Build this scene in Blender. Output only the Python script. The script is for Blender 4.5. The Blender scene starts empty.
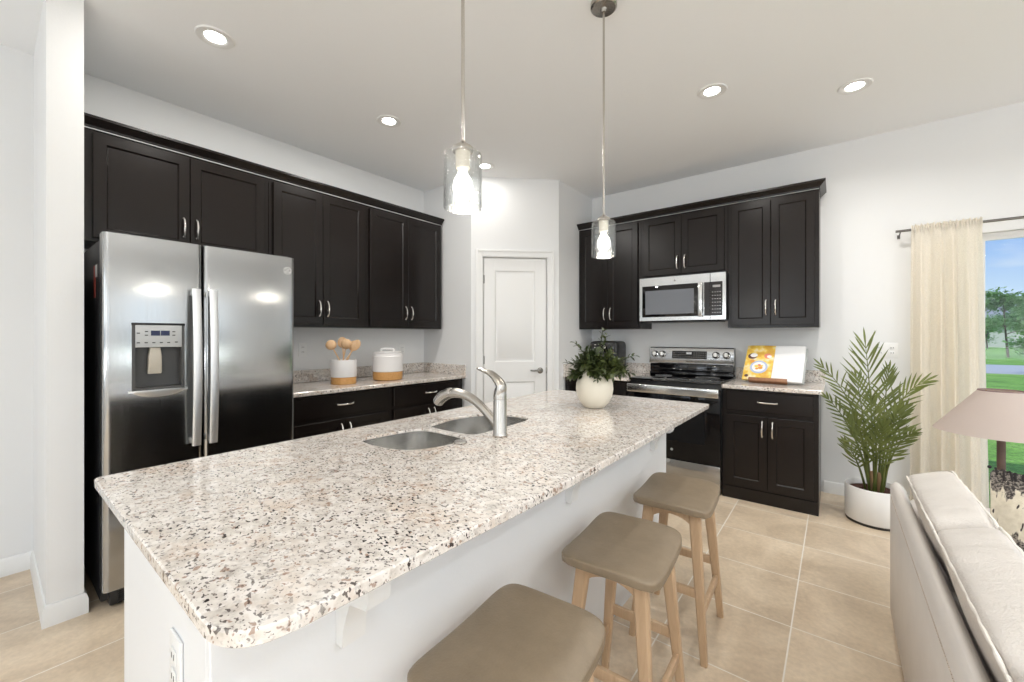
import bpy, bmesh, math, random
from mathutils import Vector, Matrix
random.seed(7)
C = bpy.context.scene.collection
SC = bpy.context.scene
PI = math.pi

# ------------------------------------------------------------------ camera
cam_d = bpy.data.cameras.new('camera')
cam = bpy.data.objects.new('camera', cam_d); C.objects.link(cam)
cam.location = (3.572, -4.343, 1.310)
cam.rotation_euler = (PI/2, 0, 0.6649)
cam_d.sensor_width = 36.0
cam_d.lens = 413.5/1024*36
cam_d.shift_y = -(341-335.6)/1024
cam_d.clip_start = 0.02
SC.camera = cam

# ------------------------------------------------------------------ exposure
vs = SC.view_settings
vs.view_transform = 'Standard'; vs.look = 'None'; vs.gamma = 1.0; vs.use_curve_mapping = False
vs.exposure = 0.06

# ------------------------------------------------------------------ sky
def make_world():
    w = bpy.data.worlds.new('sky'); SC.world = w; w.use_nodes = True
    nt = w.node_tree; nt.nodes.clear()
    tc = nt.nodes.new('ShaderNodeTexCoord'); sep = nt.nodes.new('ShaderNodeSeparateXYZ')
    nt.links.new(tc.outputs['Generated'], sep.inputs[0])
    rp = nt.nodes.new('ShaderNodeValToRGB')
    nt.links.new(sep.outputs['Z'], rp.inputs[0])
    e = rp.color_ramp.elements
    e[0].position = 0.0; e[0].color = (.60, .76, .90, 1)
    e[1].position = 1.0; e[1].color = (.22, .42, .82, 1)
    a = e.new(.055); a.color = (.58, .76, .93, 1)
    b = e.new(.15); b.color = (.29, .50, .86, 1)
    no = nt.nodes.new('ShaderNodeTexNoise'); no.inputs['Scale'].default_value = 5; no.inputs['Detail'].default_value = 5
    mp = nt.nodes.new('ShaderNodeMapping'); mp.inputs['Scale'].default_value = (1, 1, 3.5)
    nt.links.new(tc.outputs['Generated'], mp.inputs[0]); nt.links.new(mp.outputs[0], no.inputs[0])
    r2 = nt.nodes.new('ShaderNodeValToRGB'); r2.color_ramp.elements[0].position = .5; r2.color_ramp.elements[1].position = .72
    r2.color_ramp.elements[1].color = (.6, .6, .6, 1)
    nt.links.new(no.outputs[0], r2.inputs[0])
    mx = nt.nodes.new('ShaderNodeMix'); mx.data_type = 'RGBA'
    nt.links.new(r2.outputs[0], mx.inputs[0]); nt.links.new(rp.outputs[0], mx.inputs[6]); mx.inputs[7].default_value = (.85, .9, .95, 1)
    bg = nt.nodes.new('ShaderNodeBackground'); bg.inputs[1].default_value = 1.0
    nt.links.new(mx.outputs[2], bg.inputs[0])
    out = nt.nodes.new('ShaderNodeOutputWorld'); nt.links.new(bg.outputs[0], out.inputs[0])
make_world()

# ------------------------------------------------------------------ sun and added fill strips
def light(name, kind, loc, energy, color=(1, 1, 1), rot=(0, 0, 0), **kw):
    d = bpy.data.lights.new(name, kind); d.energy = energy; d.color = color
    for k, v in kw.items(): setattr(d, k, v)
    o = bpy.data.objects.new(name, d); o.location = loc; o.rotation_euler = rot; C.objects.link(o); return o
# the sun stands behind the house, over the roof
light('sun', 'SUN', (0, 0, 20), 2.6, (1, .96, .88), (math.radians(42), 0, math.radians(-25)), angle=.01)
# added fill lamps at unseen great room windows behind and beside the camera
RX, FY, ZC = 8.2, -8.6, 2.895
WIN_R = [(-6.6, -4.8), (-3.6, -1.8)]          # y ranges of openings in the right wall
WIN_F = [(1.0, 3.0), (4.6, 6.6)]              # x ranges of openings in the front wall
WZ = (0.55, 2.15)
# added strips float inside the room; upper tilt slightly up, lower steeply at ceiling
for a, b in WIN_R:
    for zc, tilt, en in ((.95, 72, 17), (1.75, 20, 5)):
        light('fill_strip', 'AREA', (RX-.36, (a+b)/2, zc), en, (.90, .95, 1), (0, PI/2+math.radians(tilt), 0), shape='RECTANGLE', size=.70, size_y=b-a)
for a, b in WIN_F:
    for zc, tilt, en in ((.95, 72, 36), (1.75, 20, 11)):
        light('fill_strip', 'AREA', ((a+b)/2, FY+.36, zc), en, (.90, .95, 1), (PI/2+math.radians(tilt), 0, 0), shape='RECTANGLE', size=b-a, size_y=.70)

# ------------------------------------------------------------------ material helpers
class NT:
    def __init__(s, name):
        s.m = bpy.data.materials.new(name); s.m.use_nodes = True
        s.t = s.m.node_tree; s.t.nodes.clear()
        s.out = s.n('ShaderNodeOutputMaterial'); s.b = s.n('ShaderNodeBsdfPrincipled')
        s.l(s.b.outputs[0], s.out.inputs[0])
    def n(s, k, **kw):
        o = s.t.nodes.new(k)
        for a, v in kw.items(): setattr(o, a, v)
        return o
    def l(s, a, b): s.t.links.new(a, b)
    def set(s, **kw):
        for k, v in kw.items():
            k = k.replace('_', ' ')
            if isinstance(v, (tuple, list)) and len(v) == 3: v = (*v, 1)
            if hasattr(v, 'is_output') or hasattr(v, 'links'): s.l(v, s.b.inputs[k])
            else: s.b.inputs[k].default_value = v
        return s
    def co(s, scale=(1, 1, 1), rot=(0, 0, 0)):
        t = s.n('ShaderNodeTexCoord'); m = s.n('ShaderNodeMapping')
        m.inputs['Scale'].default_value = scale; m.inputs['Rotation'].default_value = rot
        s.l(t.outputs['Object'], m.inputs[0]); return m.outputs[0]
    def noise(s, scale, detail=3, rough=.5, vec=None, dist=0):
        n = s.n('ShaderNodeTexNoise'); n.inputs['Scale'].default_value = scale; n.inputs['Detail'].default_value = detail
        n.inputs['Roughness'].default_value = rough; n.inputs['Distortion'].default_value = dist
        s.l(vec if vec is not None else s.co(), n.inputs['Vector']); return n.outputs[0]
    def voro(s, scale, vec=None, feature='F1', out='Distance', rand=1):
        n = s.n('ShaderNodeTexVoronoi'); n.feature = feature; n.inputs['Scale'].default_value = scale; n.inputs['Randomness'].default_value = rand
        s.l(vec if vec is not None else s.co(), n.inputs['Vector']); return n.outputs[out]
    def ramp(s, fac, stops, const=False):
        r = s.n('ShaderNodeValToRGB'); s.l(fac, r.inputs[0]); e = r.color_ramp.elements
        if const: r.color_ramp.interpolation = 'CONSTANT'
        while len(e) < len(stops): e.new(.5)
        for i, (p, c) in enumerate(stops):
            e[i].position = p
            e[i].color = (c, c, c, 1) if isinstance(c, (int, float)) else (*c, 1)
        return r.outputs[0]
    def mix(s, fac, a, b, mode='MIX'):
        m = s.n('ShaderNodeMix'); m.data_type = 'RGBA'; m.blend_type = mode
        for sock, v in ((0, fac), (6, a), (7, b)):
            if hasattr(v, 'links'): s.l(v, m.inputs[sock])
            elif isinstance(v, tuple): m.inputs[sock].default_value = (*v, 1)
            else: m.inputs[sock].default_value = v
        return m.outputs[2]
    def math(s, op, a, b=0.0):
        m = s.n('ShaderNodeMath'); m.operation = op
        for i, v in enumerate((a, b)):
            if hasattr(v, 'links'): s.l(v, m.inputs[i])
            else: m.inputs[i].default_value = v
        return m.outputs[0]
    def bump(s, h, strength=.1, dist=.01):
        b = s.n('ShaderNodeBump'); b.inputs['Strength'].default_value = strength; b.inputs['Distance'].default_value = dist
        s.l(h, b.inputs['Height']); s.l(b.outputs[0], s.b.inputs['Normal']); return s

def plain(name, col, rough=.5, metal=0, bumps=None, **kw):
    n = NT(name); n.set(Base_Color=col, Roughness=rough, Metallic=metal, **kw)
    if bumps: n.bump(n.noise(bumps[0], 3), bumps[1], bumps[2])
    return n.m

def m_paint(name, col, rough=.6):
    n = NT(name); n.set(Base_Color=col, Roughness=rough)
    n.bump(n.noise(90, 3), .08, .004); return n.m

def m_granite():
    n = NT('granite')
    v = n.co()
    nz = n.n('ShaderNodeTexNoise'); nz.inputs['Scale'].default_value = 16; nz.inputs['Detail'].default_value = 3; n.l(v, nz.inputs['Vector'])
    vm = n.n('ShaderNodeVectorMath'); vm.operation = 'SCALE'; n.l(nz.outputs['Color'], vm.inputs[0]); vm.inputs['Scale'].default_value = .035
    va = n.n('ShaderNodeVectorMath'); va.operation = 'ADD'; n.l(v, va.inputs[0]); n.l(vm.outputs[0], va.inputs[1])
    w = va.outputs[0]
    base = n.ramp(n.noise(30, 5, .62, w), [(.28, (.46, .415, .375)), (.40, (.64, .585, .53)), (.55, (.76, .705, .65)), (.75, (.85, .80, .75))])
    tan = n.ramp(n.noise(8, 5, .65, w), [(.50, 0.0), (.68, .55)])
    c = n.mix(tan, base, (.66, .50, .38))
    wht = n.ramp(n.noise(40, 2, .5, w), [(.53, 0.0), (.60, .6)])
    c = n.mix(wht, c, (.88, .84, .80))
    gry = n.ramp(n.noise(85, 3, .6, w), [(.575, 0.0), (.65, .42)])
    c = n.mix(gry, c, (.36, .33, .31))
    brn = n.ramp(n.noise(62, 2, .5, n.co((1, 1, 1), (.5, .8, .3))), [(.64, 0.0), (.68, .75)])
    c = n.mix(brn, c, (.30, .17, .11))
    cl = n.ramp(n.noise(7, 3, .6, w), [(.36, 0.0), (.58, 1.0)])
    sp = n.ramp(n.noise(92, 1.5, .5, n.co((1, 1.5, 1), (0, 0, .6))), [(.605, 0.0), (.635, 1.0)])
    f = n.math('MULTIPLY', sp, n.math('ADD', n.math('MULTIPLY', cl, .6), .4))
    c = n.mix(f, c, (.050, .036, .032))
    s2 = n.ramp(n.noise(165, 1, .5, w), [(.665, 0.0), (.70, .8)])
    c = n.mix(s2, c, (.12, .095, .085))
    n.set(Base_Color=c, Roughness=.16, Coat_Weight=.25, Coat_Roughness=.06)
    return n.m

def m_tile():
    n = NT('floor_tile')
    t = n.n('ShaderNodeTexCoord'); sep = n.n('ShaderNodeSeparateXYZ'); n.l(t.outputs['Object'], sep.inputs[0])
    px, py, x0, y0 = .4545, .4530, 3.413, -2.105
    fx = n.math('DIVIDE', n.math('SUBTRACT', sep.outputs[0], x0), px)
    fy = n.math('DIVIDE', n.math('SUBTRACT', sep.outputs[1], y0), py)
    def edge(f):
        fr = n.math('FRACT', f); return n.math('MULTIPLY', n.math('MINIMUM', fr, n.math('SUBTRACT', 1.0, fr)), .4545)
    d = n.math('MINIMUM', edge(fx), edge(fy))
    grout = n.ramp(n.math('MULTIPLY', d, 100), [(.24, 1.0), (.34, 0.0)])
    cmb = n.n('ShaderNodeCombineXYZ'); n.l(n.math('FLOOR', fx), cmb.inputs[0]); n.l(n.math('FLOOR', fy), cmb.inputs[1])
    wn = n.n('ShaderNodeTexWhiteNoise'); n.l(cmb.outputs[0], wn.inputs['Vector'])
    # each tile shifts the mottling
    vs_ = n.n('ShaderNodeVectorMath'); vs_.operation = 'SCALE'; n.l(wn.outputs['Color'], vs_.inputs[0]); vs_.inputs['Scale'].default_value = 9
    va = n.n('ShaderNodeVectorMath'); va.operation = 'ADD'; n.l(t.outputs['Object'], va.inputs[0]); n.l(vs_.outputs[0], va.inputs[1])
    mott = n.ramp(n.noise(3.2, 6, .6, va.outputs[0], .6), [(.32, (.56, .44, .315)), (.5, (.67, .54, .395)), (.68, (.76, .63, .475))])
    fine = n.ramp(n.noise(45, 4, .6), [(.35, .93), (.65, 1.05)])
    c = n.mix(1.0, mott, fine, 'MULTIPLY')
    var = n.ramp(wn.outputs['Value'], [(0, .94), (1, 1.05)])
    c = n.mix(1.0, c, var, 'MULTIPLY')
    c = n.mix(grout, c, (.80, .75, .67))
    rg = n.ramp(grout, [(0, .30), (1, .8)])
    n.set(Base_Color=c, Roughness=rg)
    n.bump(n.math('SUBTRACT', 1.0, grout), .25, .002)
    return n.m

def m_steel(name='brushed_steel', col=(.42, .42, .415), rough=.16, grain=(420, 420, 4), st=.0, aniso=.8):
    n = NT(name)
    g = n.noise(1.0, 2, .5, n.co(grain))
    n.set(Base_Color=col, Metallic=1.0, Roughness=n.ramp(g, [(.3, rough-.03), (.7, rough+.03)]))
    if st: n.bump(g, st, .002)
    if aniso:
        n.set(Anisotropic=aniso); t = n.n('ShaderNodeTangent'); t.direction_type = 'RADIAL'; t.axis = 'Z'; n.l(t.outputs[0], n.b.inputs['Tangent'])
    return n.m

def m_wood(name, a, b, scale=(14, 14, 1.6), rough=.5):
    n = NT(name)
    v = n.co(scale); g = n.noise(3.0, 5, .6, v, .7)
    n.set(Base_Color=n.ramp(g, [(.3, a), (.7, b)]), Roughness=rough); n.bump(g, .06, .003); return n.m

def m_cab():
    n = NT('espresso_lacquer')
    g = n.noise(2.5, 4, .6, n.co((26, 26, 1.6)))
    n.set(Base_Color=n.ramp(g, [(.3, (.0060, .0040, .0034)), (.7, (.0105, .0070, .0058))]), Roughness=.26, Specular_IOR_Level=.36)
    n.bump(g, .03, .002); return n.m

def m_leather(name, a, b, rough, bs=160, bst=.12, fold=None):
    n = NT(name)
    n.set(Base_Color=n.ramp(n.noise(9, 5, .65), [(.3, a), (.7, b)]), Roughness=rough)
    h = n.math('ADD', n.voro(bs), n.noise(40, 3))
    if fold: h = n.math('ADD', n.math('MULTIPLY', h, .12), n.noise(1.0, 3, .55, n.co(fold), .5))
    n.bump(h, bst, .004 if not fold else .02); return n.m

def m_glass(name='clear_glass', seeded=False, f0=.012):
    n = NT(name); n.t.nodes.remove(n.b)
    tr = n.n('ShaderNodeBsdfTransparent'); gl = n.n('ShaderNodeBsdfGlossy'); gl.inputs['Roughness'].default_value = .03
    lw = n.n('ShaderNodeLayerWeight'); lw.inputs['Blend'].default_value = .5
    fr = n.math('ADD', n.math('MULTIPLY', n.math('POWER', lw.outputs['Facing'], 4.0), .75), f0)
    mx = n.n('ShaderNodeMixShader'); n.l(tr.outputs[0], mx.inputs[1]); n.l(gl.outputs[0], mx.inputs[2])
    fac = fr
    if seeded:
        h = n.noise(70, 3, .6, n.co((1, 1, .5)))
        b = n.n('ShaderNodeBump'); b.inputs['Strength'].default_value = .6; b.inputs['Distance'].default_value = .006
        n.l(h, b.inputs['Height']); n.l(b.outputs[0], gl.inputs['Normal']); n.l(b.outputs[0], lw.inputs['Normal'])
        seeds = n.ramp(n.voro(120), [(.12, .45), (.26, 0.0)])
        fac = n.math('MAXIMUM', n.math('ADD', n.math('MULTIPLY', fr, 1.1), .06), seeds)
        tr.inputs[0].default_value = (.96, .97, .97, 1)
    n.l(fac, mx.inputs[0]); n.l(mx.outputs[0], n.out.inputs[0]); return n.m

def m_emit(name, col, s):
    n = NT(name); n.set(Base_Color=(.9, .9, .9), Emission_Color=col, Emission_Strength=s); return n.m

def m_curtain():
    n = NT('sheer_cloth'); n.t.nodes.remove(n.b)
    g = n.noise(1.0, 2, .5, n.co((300, 300, 300)))
    d = n.n('ShaderNodeBsdfDiffuse'); d.inputs[0].default_value = (.97, .93, .86, 1)
    t = n.n('ShaderNodeBsdfTranslucent'); t.inputs[0].default_value = (.98, .94, .86, 1)
    mx = n.n('ShaderNodeMixShader'); mx.inputs[0].default_value = .64; n.l(d.outputs[0], mx.inputs[1]); n.l(t.outputs[0], mx.inputs[2])
    tr = n.n('ShaderNodeBsdfTransparent'); m2 = n.n('ShaderNodeMixShader')
    n.l(n.ramp(g, [(.35, .08), (.65, .22)]), m2.inputs[0]); n.l(mx.outputs[0], m2.inputs[1]); n.l(tr.outputs[0], m2.inputs[2])
    n.l(m2.outputs[0], n.out.inputs[0]); return n.m

def m_leaf(name, a, b, trans=.25, rough=.4, sc=6):
    n = NT(name)
    n.set(Base_Color=n.ramp(n.noise(sc, 3), [(.3, a), (.7, b)]), Roughness=rough)
    t = n.n('ShaderNodeBsdfTranslucent'); n.l(n.ramp(n.noise(sc, 3), [(.3, tuple(x*1.3 for x in b)), (.7, tuple(x*1.6 for x in b))]), t.inputs[0])
    mx = n.n('ShaderNodeMixShader'); mx.inputs[0].default_value = trans
    n.l(n.b.outputs[0], mx.inputs[1]); n.l(t.outputs[0], mx.inputs[2]); n.l(mx.outputs[0], n.out.inputs[0]); return n.m

def m_grass():
    n = NT('lawn'); g = n.noise(1.1, 6, .7); f = n.noise(22, 4, .7)
    c = n.ramp(g, [(.3, (.10, .24, .03)), (.5, (.20, .42, .06)), (.7, (.34, .55, .12))])
    c = n.mix(1.0, c, n.ramp(f, [(.35, .6), (.65, 1.3)]), 'MULTIPLY')
    n.set(Base_Color=c, Roughness=.9); n.bump(f, .6, .05); return n.m

def m_pillow():
    n = NT('pillow_weave')
    t = n.n('ShaderNodeTexCoord'); sep = n.n('ShaderNodeSeparateXYZ'); n.l(t.outputs['Object'], sep.inputs[0])
    z = n.math('ADD', sep.outputs[2], n.math('MULTIPLY', n.math('SUBTRACT', n.noise(1.0, 3, .6, n.co((55, 55, 3))), .5), .16))
    sp = n.ramp(n.noise(150, 2, .6), [(.44, (.035, .03, .028)), (.60, (.30, .26, .22))])
    cr = n.ramp(n.noise(60, 3), [(.3, (.62, .55, .43)), (.7, (.74, .67, .54))])
    dr = n.ramp(n.noise(1.0, 1, .5, n.co((90, 90, 9))), [(.66, (0.0)), (.69, 1.0)])
    cr = n.mix(dr, cr, (.05, .04, .035))
    band = n.ramp(n.math('ADD', n.math('MULTIPLY', z, 2.0), .5), [(.0, 1.0), (.50, 1.0), (.52, 0.0), (.77, 0.0), (.79, 1.0)])
    n.set(Base_Color=n.mix(band, cr, sp), Roughness=.95); n.bump(n.noise(180, 2), .5, .006); return n.m

M = dict(
    wall=m_paint('wall_paint', (.80, .805, .805)), ceil=m_paint('ceiling_paint', (.91, .92, .93), .8),
    trim=plain('trim_paint', (.82, .82, .81), .35), islandwhite=m_paint('island_paint', (.80, .81, .82), .45),
    tile=m_tile(), granite=m_granite(), cab=m_cab(), cabdark=plain('toe_shadow_board', (.006, .005, .005), .5),
    steel=m_steel(), steel2=m_steel('polished_steel', (.66, .66, .65), .16), satin=m_steel('satin_handle', (.76, .77, .78), .42, (80, 80, 80), .0, 0),
    nickel=plain('brushed_nickel', (.50, .475, .44), .27, 1), pewter=plain('dark_pewter', (.26, .25, .23), .3, 1), sinksteel=m_steel('sink_steel', (.62, .61, .59), .22, (60, 60, 60), .0, 0),
    pull=plain('pull_nickel', (.74, .72, .69), .22, 1), black=plain('black_plastic', (.008, .008, .009), .35), blackside=plain('textured_black_side', (.016, .016, .017), .45, 0, (300, .3, .002)),
    ovenblack=plain('oven_black_glass', (.004, .004, .005), .06, 0, None, Specular_IOR_Level=.25), glassblack=plain('black_glass', (.004, .004, .005), .05, 0, None, Specular_IOR_Level=.6), greyglass=plain('grey_door_glass', (.16, .17, .19), .15),
    grey=plain('grey_plastic', (.33, .33, .33), .4), lightgrey=plain('light_grey_plastic', (.52, .53, .53), .35), darkgrey=plain('dark_grey_plastic', (.07, .068, .065), .4),
    cream_pl=plain('cream_plastic', (.62, .57, .48), .35), white_pl=plain('white_plastic', (.83, .83, .82), .35),
    lcd=plain('display_blue', (.012, .014, .06), .1), ink=plain('dark_ink', (.03, .03, .03), .5), paleink=plain('pale_print', (.5, .5, .5), .5),
    red=plain('red_sticker', (.55, .07, .04), .5),
    glass=m_glass(), seeded=m_glass('seeded_glass', True, .04), bulb=m_emit('bulb_glow', (1, .95, .88), 5), lens=m_emit('downlight_glow', (1, .97, .92), 22),
    vinyl=plain('white_vinyl', (.80, .80, .79), .4), stoolwood=m_wood('oak_stool_wood', (.50, .335, .20), (.62, .44, .28)),
    taupe=m_leather('taupe_leather', (.205, .155, .100), (.275, .210, .140), .42),
    leather=m_leather('cream_leather', (.635, .59, .545), (.695, .65, .605), .45, 220, .40, (5, 14, 5)),
    leatherback=m_leather('cream_leather_back', (.655, .61, .57), (.70, .655, .61), .45, 260, .06),
    piping=plain('cream_piping', (.80, .76, .70), .6), stitch=plain('pale_thread', (.55, .47, .40), .8),
    pillow=m_pillow(), tassel=plain('dark_tassel', (.02, .015, .014), .9), shade=None,
    darkwood=m_wood('dark_lamp_wood', (.10, .06, .045), (.17, .11, .085)), brass=plain('aged_brass', (.6, .42, .2), .3, 1),
    tablewood=m_wood('side_table_wood', (.20, .12, .07), (.30, .19, .11)),
    curtain=m_curtain(), rod=plain('pewter_rod', (.20, .19, .18), .35, 1),
    vase=plain('cream_ceramic', (.78, .72, .60), .55, 0, (40, .06, .004)), potwhite=plain('white_ceramic', (.84, .83, .81), .3), potbase=plain('dark_saucer', (.02, .017, .015), .5),
    soil=plain('bark_soil', (.085, .032, .022), .9, 0, (60, .9, .02)), palm=m_leaf('palm_leaf', (.060, .085, .014), (.20, .235, .065), .28),
    palmstem=plain('palm_stem', (.28, .30, .09), .5), palmbark=plain('palm_bark', (.40, .25, .13), .7),
    leaf=m_leaf('eucalyptus_leaf', (.018, .032, .008), (.085, .105, .030), .12), stem=plain('brown_stem', (.06, .04, .02), .7),
    crock=plain('white_glaze', (.84, .82, .81), .35), cork=m_wood('cork_base', (.50, .25, .075), (.66, .36, .13), (30, 30, 30)),
    spoonwood=m_wood('beech_spoon', (.66, .40, .20), (.80, .55, .33), (20, 20, 3)),
    paper=plain('page_paper', (.86, .86, .86), .6), yellow=NT('printed_page').m, board=plain('grey_board', (.42, .44, .43), .4), ledge=m_wood('brown_ledge', (.24, .10, .045), (.36, .17, .08)),
    pblue=plain('print_plate_blue', (.45, .52, .72), .6), porange=plain('print_orange', (.78, .36, .07), .6), pyel=plain('print_yellow', (.85, .62, .12), .6), pbrown=plain('print_brown', (.12, .05, .04), .6), pred=plain('print_red', (.75, .25, .16), .6), pwhite=plain('print_white', (.88, .85, .84), .6),
    grass=m_grass(), road=plain('pale_road', (.46, .47, .50), .8), bark=plain('tree_bark', (.14, .10, .08), .9),
    treeleaf=m_leaf('tree_leaf', (.07, .17, .05), (.22, .38, .14), .3, .6, 1.2), housewall=plain('house_wall', (.60, .60, .58), .8), houseroof=plain('house_roof', (.28, .29, .31), .8), housewin=plain('house_window', (.05, .06, .07), .1),
)
def m_page():
    m = M['yellow']; t = m.node_tree; b = [x for x in t.nodes if x.type == 'BSDF_PRINCIPLED'][0]
    no = t.nodes.new('ShaderNodeTexNoise'); no.inputs['Scale'].default_value = 16; no.inputs['Detail'].default_value = 2
    tc = t.nodes.new('ShaderNodeTexCoord'); t.links.new(tc.outputs['Object'], no.inputs['Vector'])
    r = t.nodes.new('ShaderNodeValToRGB'); t.links.new(no.outputs[0], r.inputs[0])
    e = r.color_ramp.elements; e[0].position = .36; e[0].color = (.72, .40, .05, 1); e[1].position = .66; e[1].color = (.86, .76, .55, 1)
    x = e.new(.5); x.color = (.86, .60, .10, 1)
    t.links.new(r.outputs[0], b.inputs['Base Color']); b.inputs['Roughness'].default_value = .5
m_page()
def m_shade():
    n = NT('linen_shade'); n.set(Base_Color=(.66, .57, .52), Roughness=.85)
    t = n.n('ShaderNodeBsdfTranslucent'); t.inputs[0].default_value = (.72, .62, .55, 1)
    mx = n.n('ShaderNodeMixShader'); mx.inputs[0].default_value = .35
    n.l(n.b.outputs[0], mx.inputs[1]); n.l(t.outputs[0], mx.inputs[2]); n.l(mx.outputs[0], n.out.inputs[0])
    n.bump(n.noise(220, 2), .2, .002); return n.m
M['shade'] = m_shade()

# ------------------------------------------------------------------ mesh builder
class B:
    """collects shapes in world coordinates (or in a frame xf) and links them as ONE mesh object"""
    def __init__(s, xf=None): s.bm = bmesh.new(); s.xf = xf
    def V(s, p):
        p = Vector(p); return s.bm.verts.new(s.xf @ p if s.xf else p)
    def face(s, vs):
        try: return s.bm.faces.new(vs)
        except ValueError: return None
    def box(s, x0, x1, y0, y1, z0, z1, bev=0, seg=2):
        vs = [s.V((x, y, z)) for x in (x0, x1) for y in (y0, y1) for z in (z0, z1)]
        fs = [s.face([vs[i] for i in q]) for q in ((0, 1, 3, 2), (4, 6, 7, 5), (0, 4, 5, 1), (2, 3, 7, 6), (0, 2, 6, 4), (1, 5, 7, 3))]
        if bev:
            es = list({e for f in fs for e in f.edges})
            bmesh.ops.bevel(s.bm, geom=es, offset=bev, segments=seg, profile=.5, affect='EDGES')
        return s
    def loft(s, rings, closed=True, cap=(True, True)):
        R = [[s.V(p) for p in r] for r in rings]
        n = len(R[0])
        for a, b in zip(R, R[1:]):
            for i in range(n if closed else n-1):
                j = (i+1) % n; s.face([a[i], a[j], b[j], b[i]])
        if closed:
            if cap[0]: s.face(R[0][::-1])
            if cap[1]: s.face(R[-1])
        return s
    def prism(s, poly, z0, z1, bev=0):
        def ins(d): return inset(poly, d) if d else poly
        if bev:
            rings = [[(x, y, z0) for x, y in ins(bev)], [(x, y, z0+bev) for x, y in poly], [(x, y, z1-bev) for x, y in poly], [(x, y, z1) for x, y in ins(bev)]]
        else:
            rings = [[(x, y, z0) for x, y in poly], [(x, y, z1) for x, y in poly]]
        return s.loft(rings)
    def lathe(s, prof, c=(0, 0, 0), seg=32, cap=(True, True), ax=None):
        A = ax or Matrix.Identity(3); c = Vector(c)
        rings = [[c + A @ Vector((r*math.cos(2*PI*i/seg), r*math.sin(2*PI*i/seg), z)) for i in range(seg)] for r, z in prof]
        return s.loft(rings, True, cap)
    def tube(s, pts, rad, seg=10, cap=True, flat=1.0, up=None):
        pts = [Vector(p) for p in pts]; n = len(pts)
        if not isinstance(rad, (list, tuple)): rad = [rad]*n
        rings = []; prev = None
        for i, p in enumerate(pts):
            t = (pts[min(i+1, n-1)]-pts[max(i-1, 0)]).normalized()
            if prev is None:
                u = Vector(up) if up else (Vector((0, 0, 1)) if abs(t.z) < .9 else Vector((1, 0, 0)))
            else: u = prev
            u = (u - t*u.dot(t)).normalized(); w = t.cross(u); prev = u
            rings.append([p + u*math.cos(2*PI*k/seg)*rad[i]*flat + w*math.sin(2*PI*k/seg)*rad[i] for k in range(seg)])
        return s.loft(rings, True, (cap, cap))
    def bar(s, p, q, a, b=None, up=None, bev=0):
        """rectangular bar from p to q; a,b = (w,h) at each end"""
        b = b or a; p, q = Vector(p), Vector(q); t = (q-p).normalized()
        u = Vector(up) if up else Vector((0, 0, 1)); u = (u-t*u.dot(t)).normalized(); w = t.cross(u)
        def ring(c, d): return [c+w*d[0]/2*i+u*d[1]/2*j for i, j in ((-1, -1), (1, -1), (1, 1), (-1, 1))]
        f0 = len(s.bm.faces); s.loft([ring(p, a), ring(q, b)])
        if bev:
            s.bm.faces.ensure_lookup_table(); fs = s.bm.faces[f0:]
            bmesh.ops.bevel(s.bm, geom=list({e for f in fs for e in f.edges}), offset=bev, segments=2, profile=.5, affect='EDGES')
        return s
    def ball(s, c, r, seg=16, rings=10, sc=(1, 1, 1)):
        c = Vector(c); prof = []
        R = []
        for i in range(rings+1):
            a = -PI/2+PI*i/rings; rr = max(math.cos(a), 1e-3)*r
            R.append([c+Vector((rr*math.cos(2*PI*k/seg)*sc[0], rr*math.sin(2*PI*k/seg)*sc[1], r*math.sin(a)*sc[2])) for k in range(seg)])
        return s.loft(R)
    def puff(s, c, half, k=8, n=12, axes=None, bulge=(0, 0, 0), deform=None):
        """soft box: a cube grid pressed into a rounded cushion"""
        c = Vector(c); A = axes or Matrix.Identity(3); cache = {}
        def vert(p):
            key = tuple(round(x, 5) for x in p)
            if key not in cache:
                m = max(abs(x) for x in p); L = sum(abs(x)**k for x in p)**(1/k); q = [x*m/L for x in p]
                q = [q[i]*half[i]*(1+bulge[i]*math.prod([math.cos(q[j]*PI/2*.98) for j in range(3) if j != i])) for i in range(3)]
                q = Vector(q)
                if deform: q = deform(q)
                cache[key] = s.V(c + A @ q)
            return cache[key]
        g = [-1+2*i/n for i in range(n+1)]
        for ax in range(3):
            for sg in (-1, 1):
                for i in range(n):
                    for j in range(n):
                        q = []
                        for a, b in ((g[i], g[j]), (g[i+1], g[j]), (g[i+1], g[j+1]), (g[i], g[j+1])):
                            p = [0, 0, 0]; p[ax] = sg; p[(ax+1) % 3] = a; p[(ax+2) % 3] = b; q.append(vert(p))
                        s.face(q)
        return s
    def done(s, name, mat, parent=None, label=None, angle=35, origin=None):
        me = bpy.data.meshes.new(name)
        bmesh.ops.recalc_face_normals(s.bm, faces=s.bm.faces)
        if origin is None:
            origin = Vector((0, 0, 0))
            if parent is not None: origin = world_loc(parent)
        origin = Vector(origin)
        bmesh.ops.translate(s.bm, vec=-origin, verts=s.bm.verts)
        s.bm.to_mesh(me); s.bm.free()
        for p in me.polygons: p.use_smooth = True
        me.set_sharp_from_angle(angle=math.radians(angle))
        for m_ in (mat if isinstance(mat, (list, tuple)) else [mat]): me.materials.append(m_)
        o = bpy.data.objects.new(name, me); C.objects.link(o)
        if parent is not None:
            o.parent = parent; o.location = origin-world_loc(parent)
        else: o.location = origin
        if label: o['label'] = label
        return o

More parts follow.
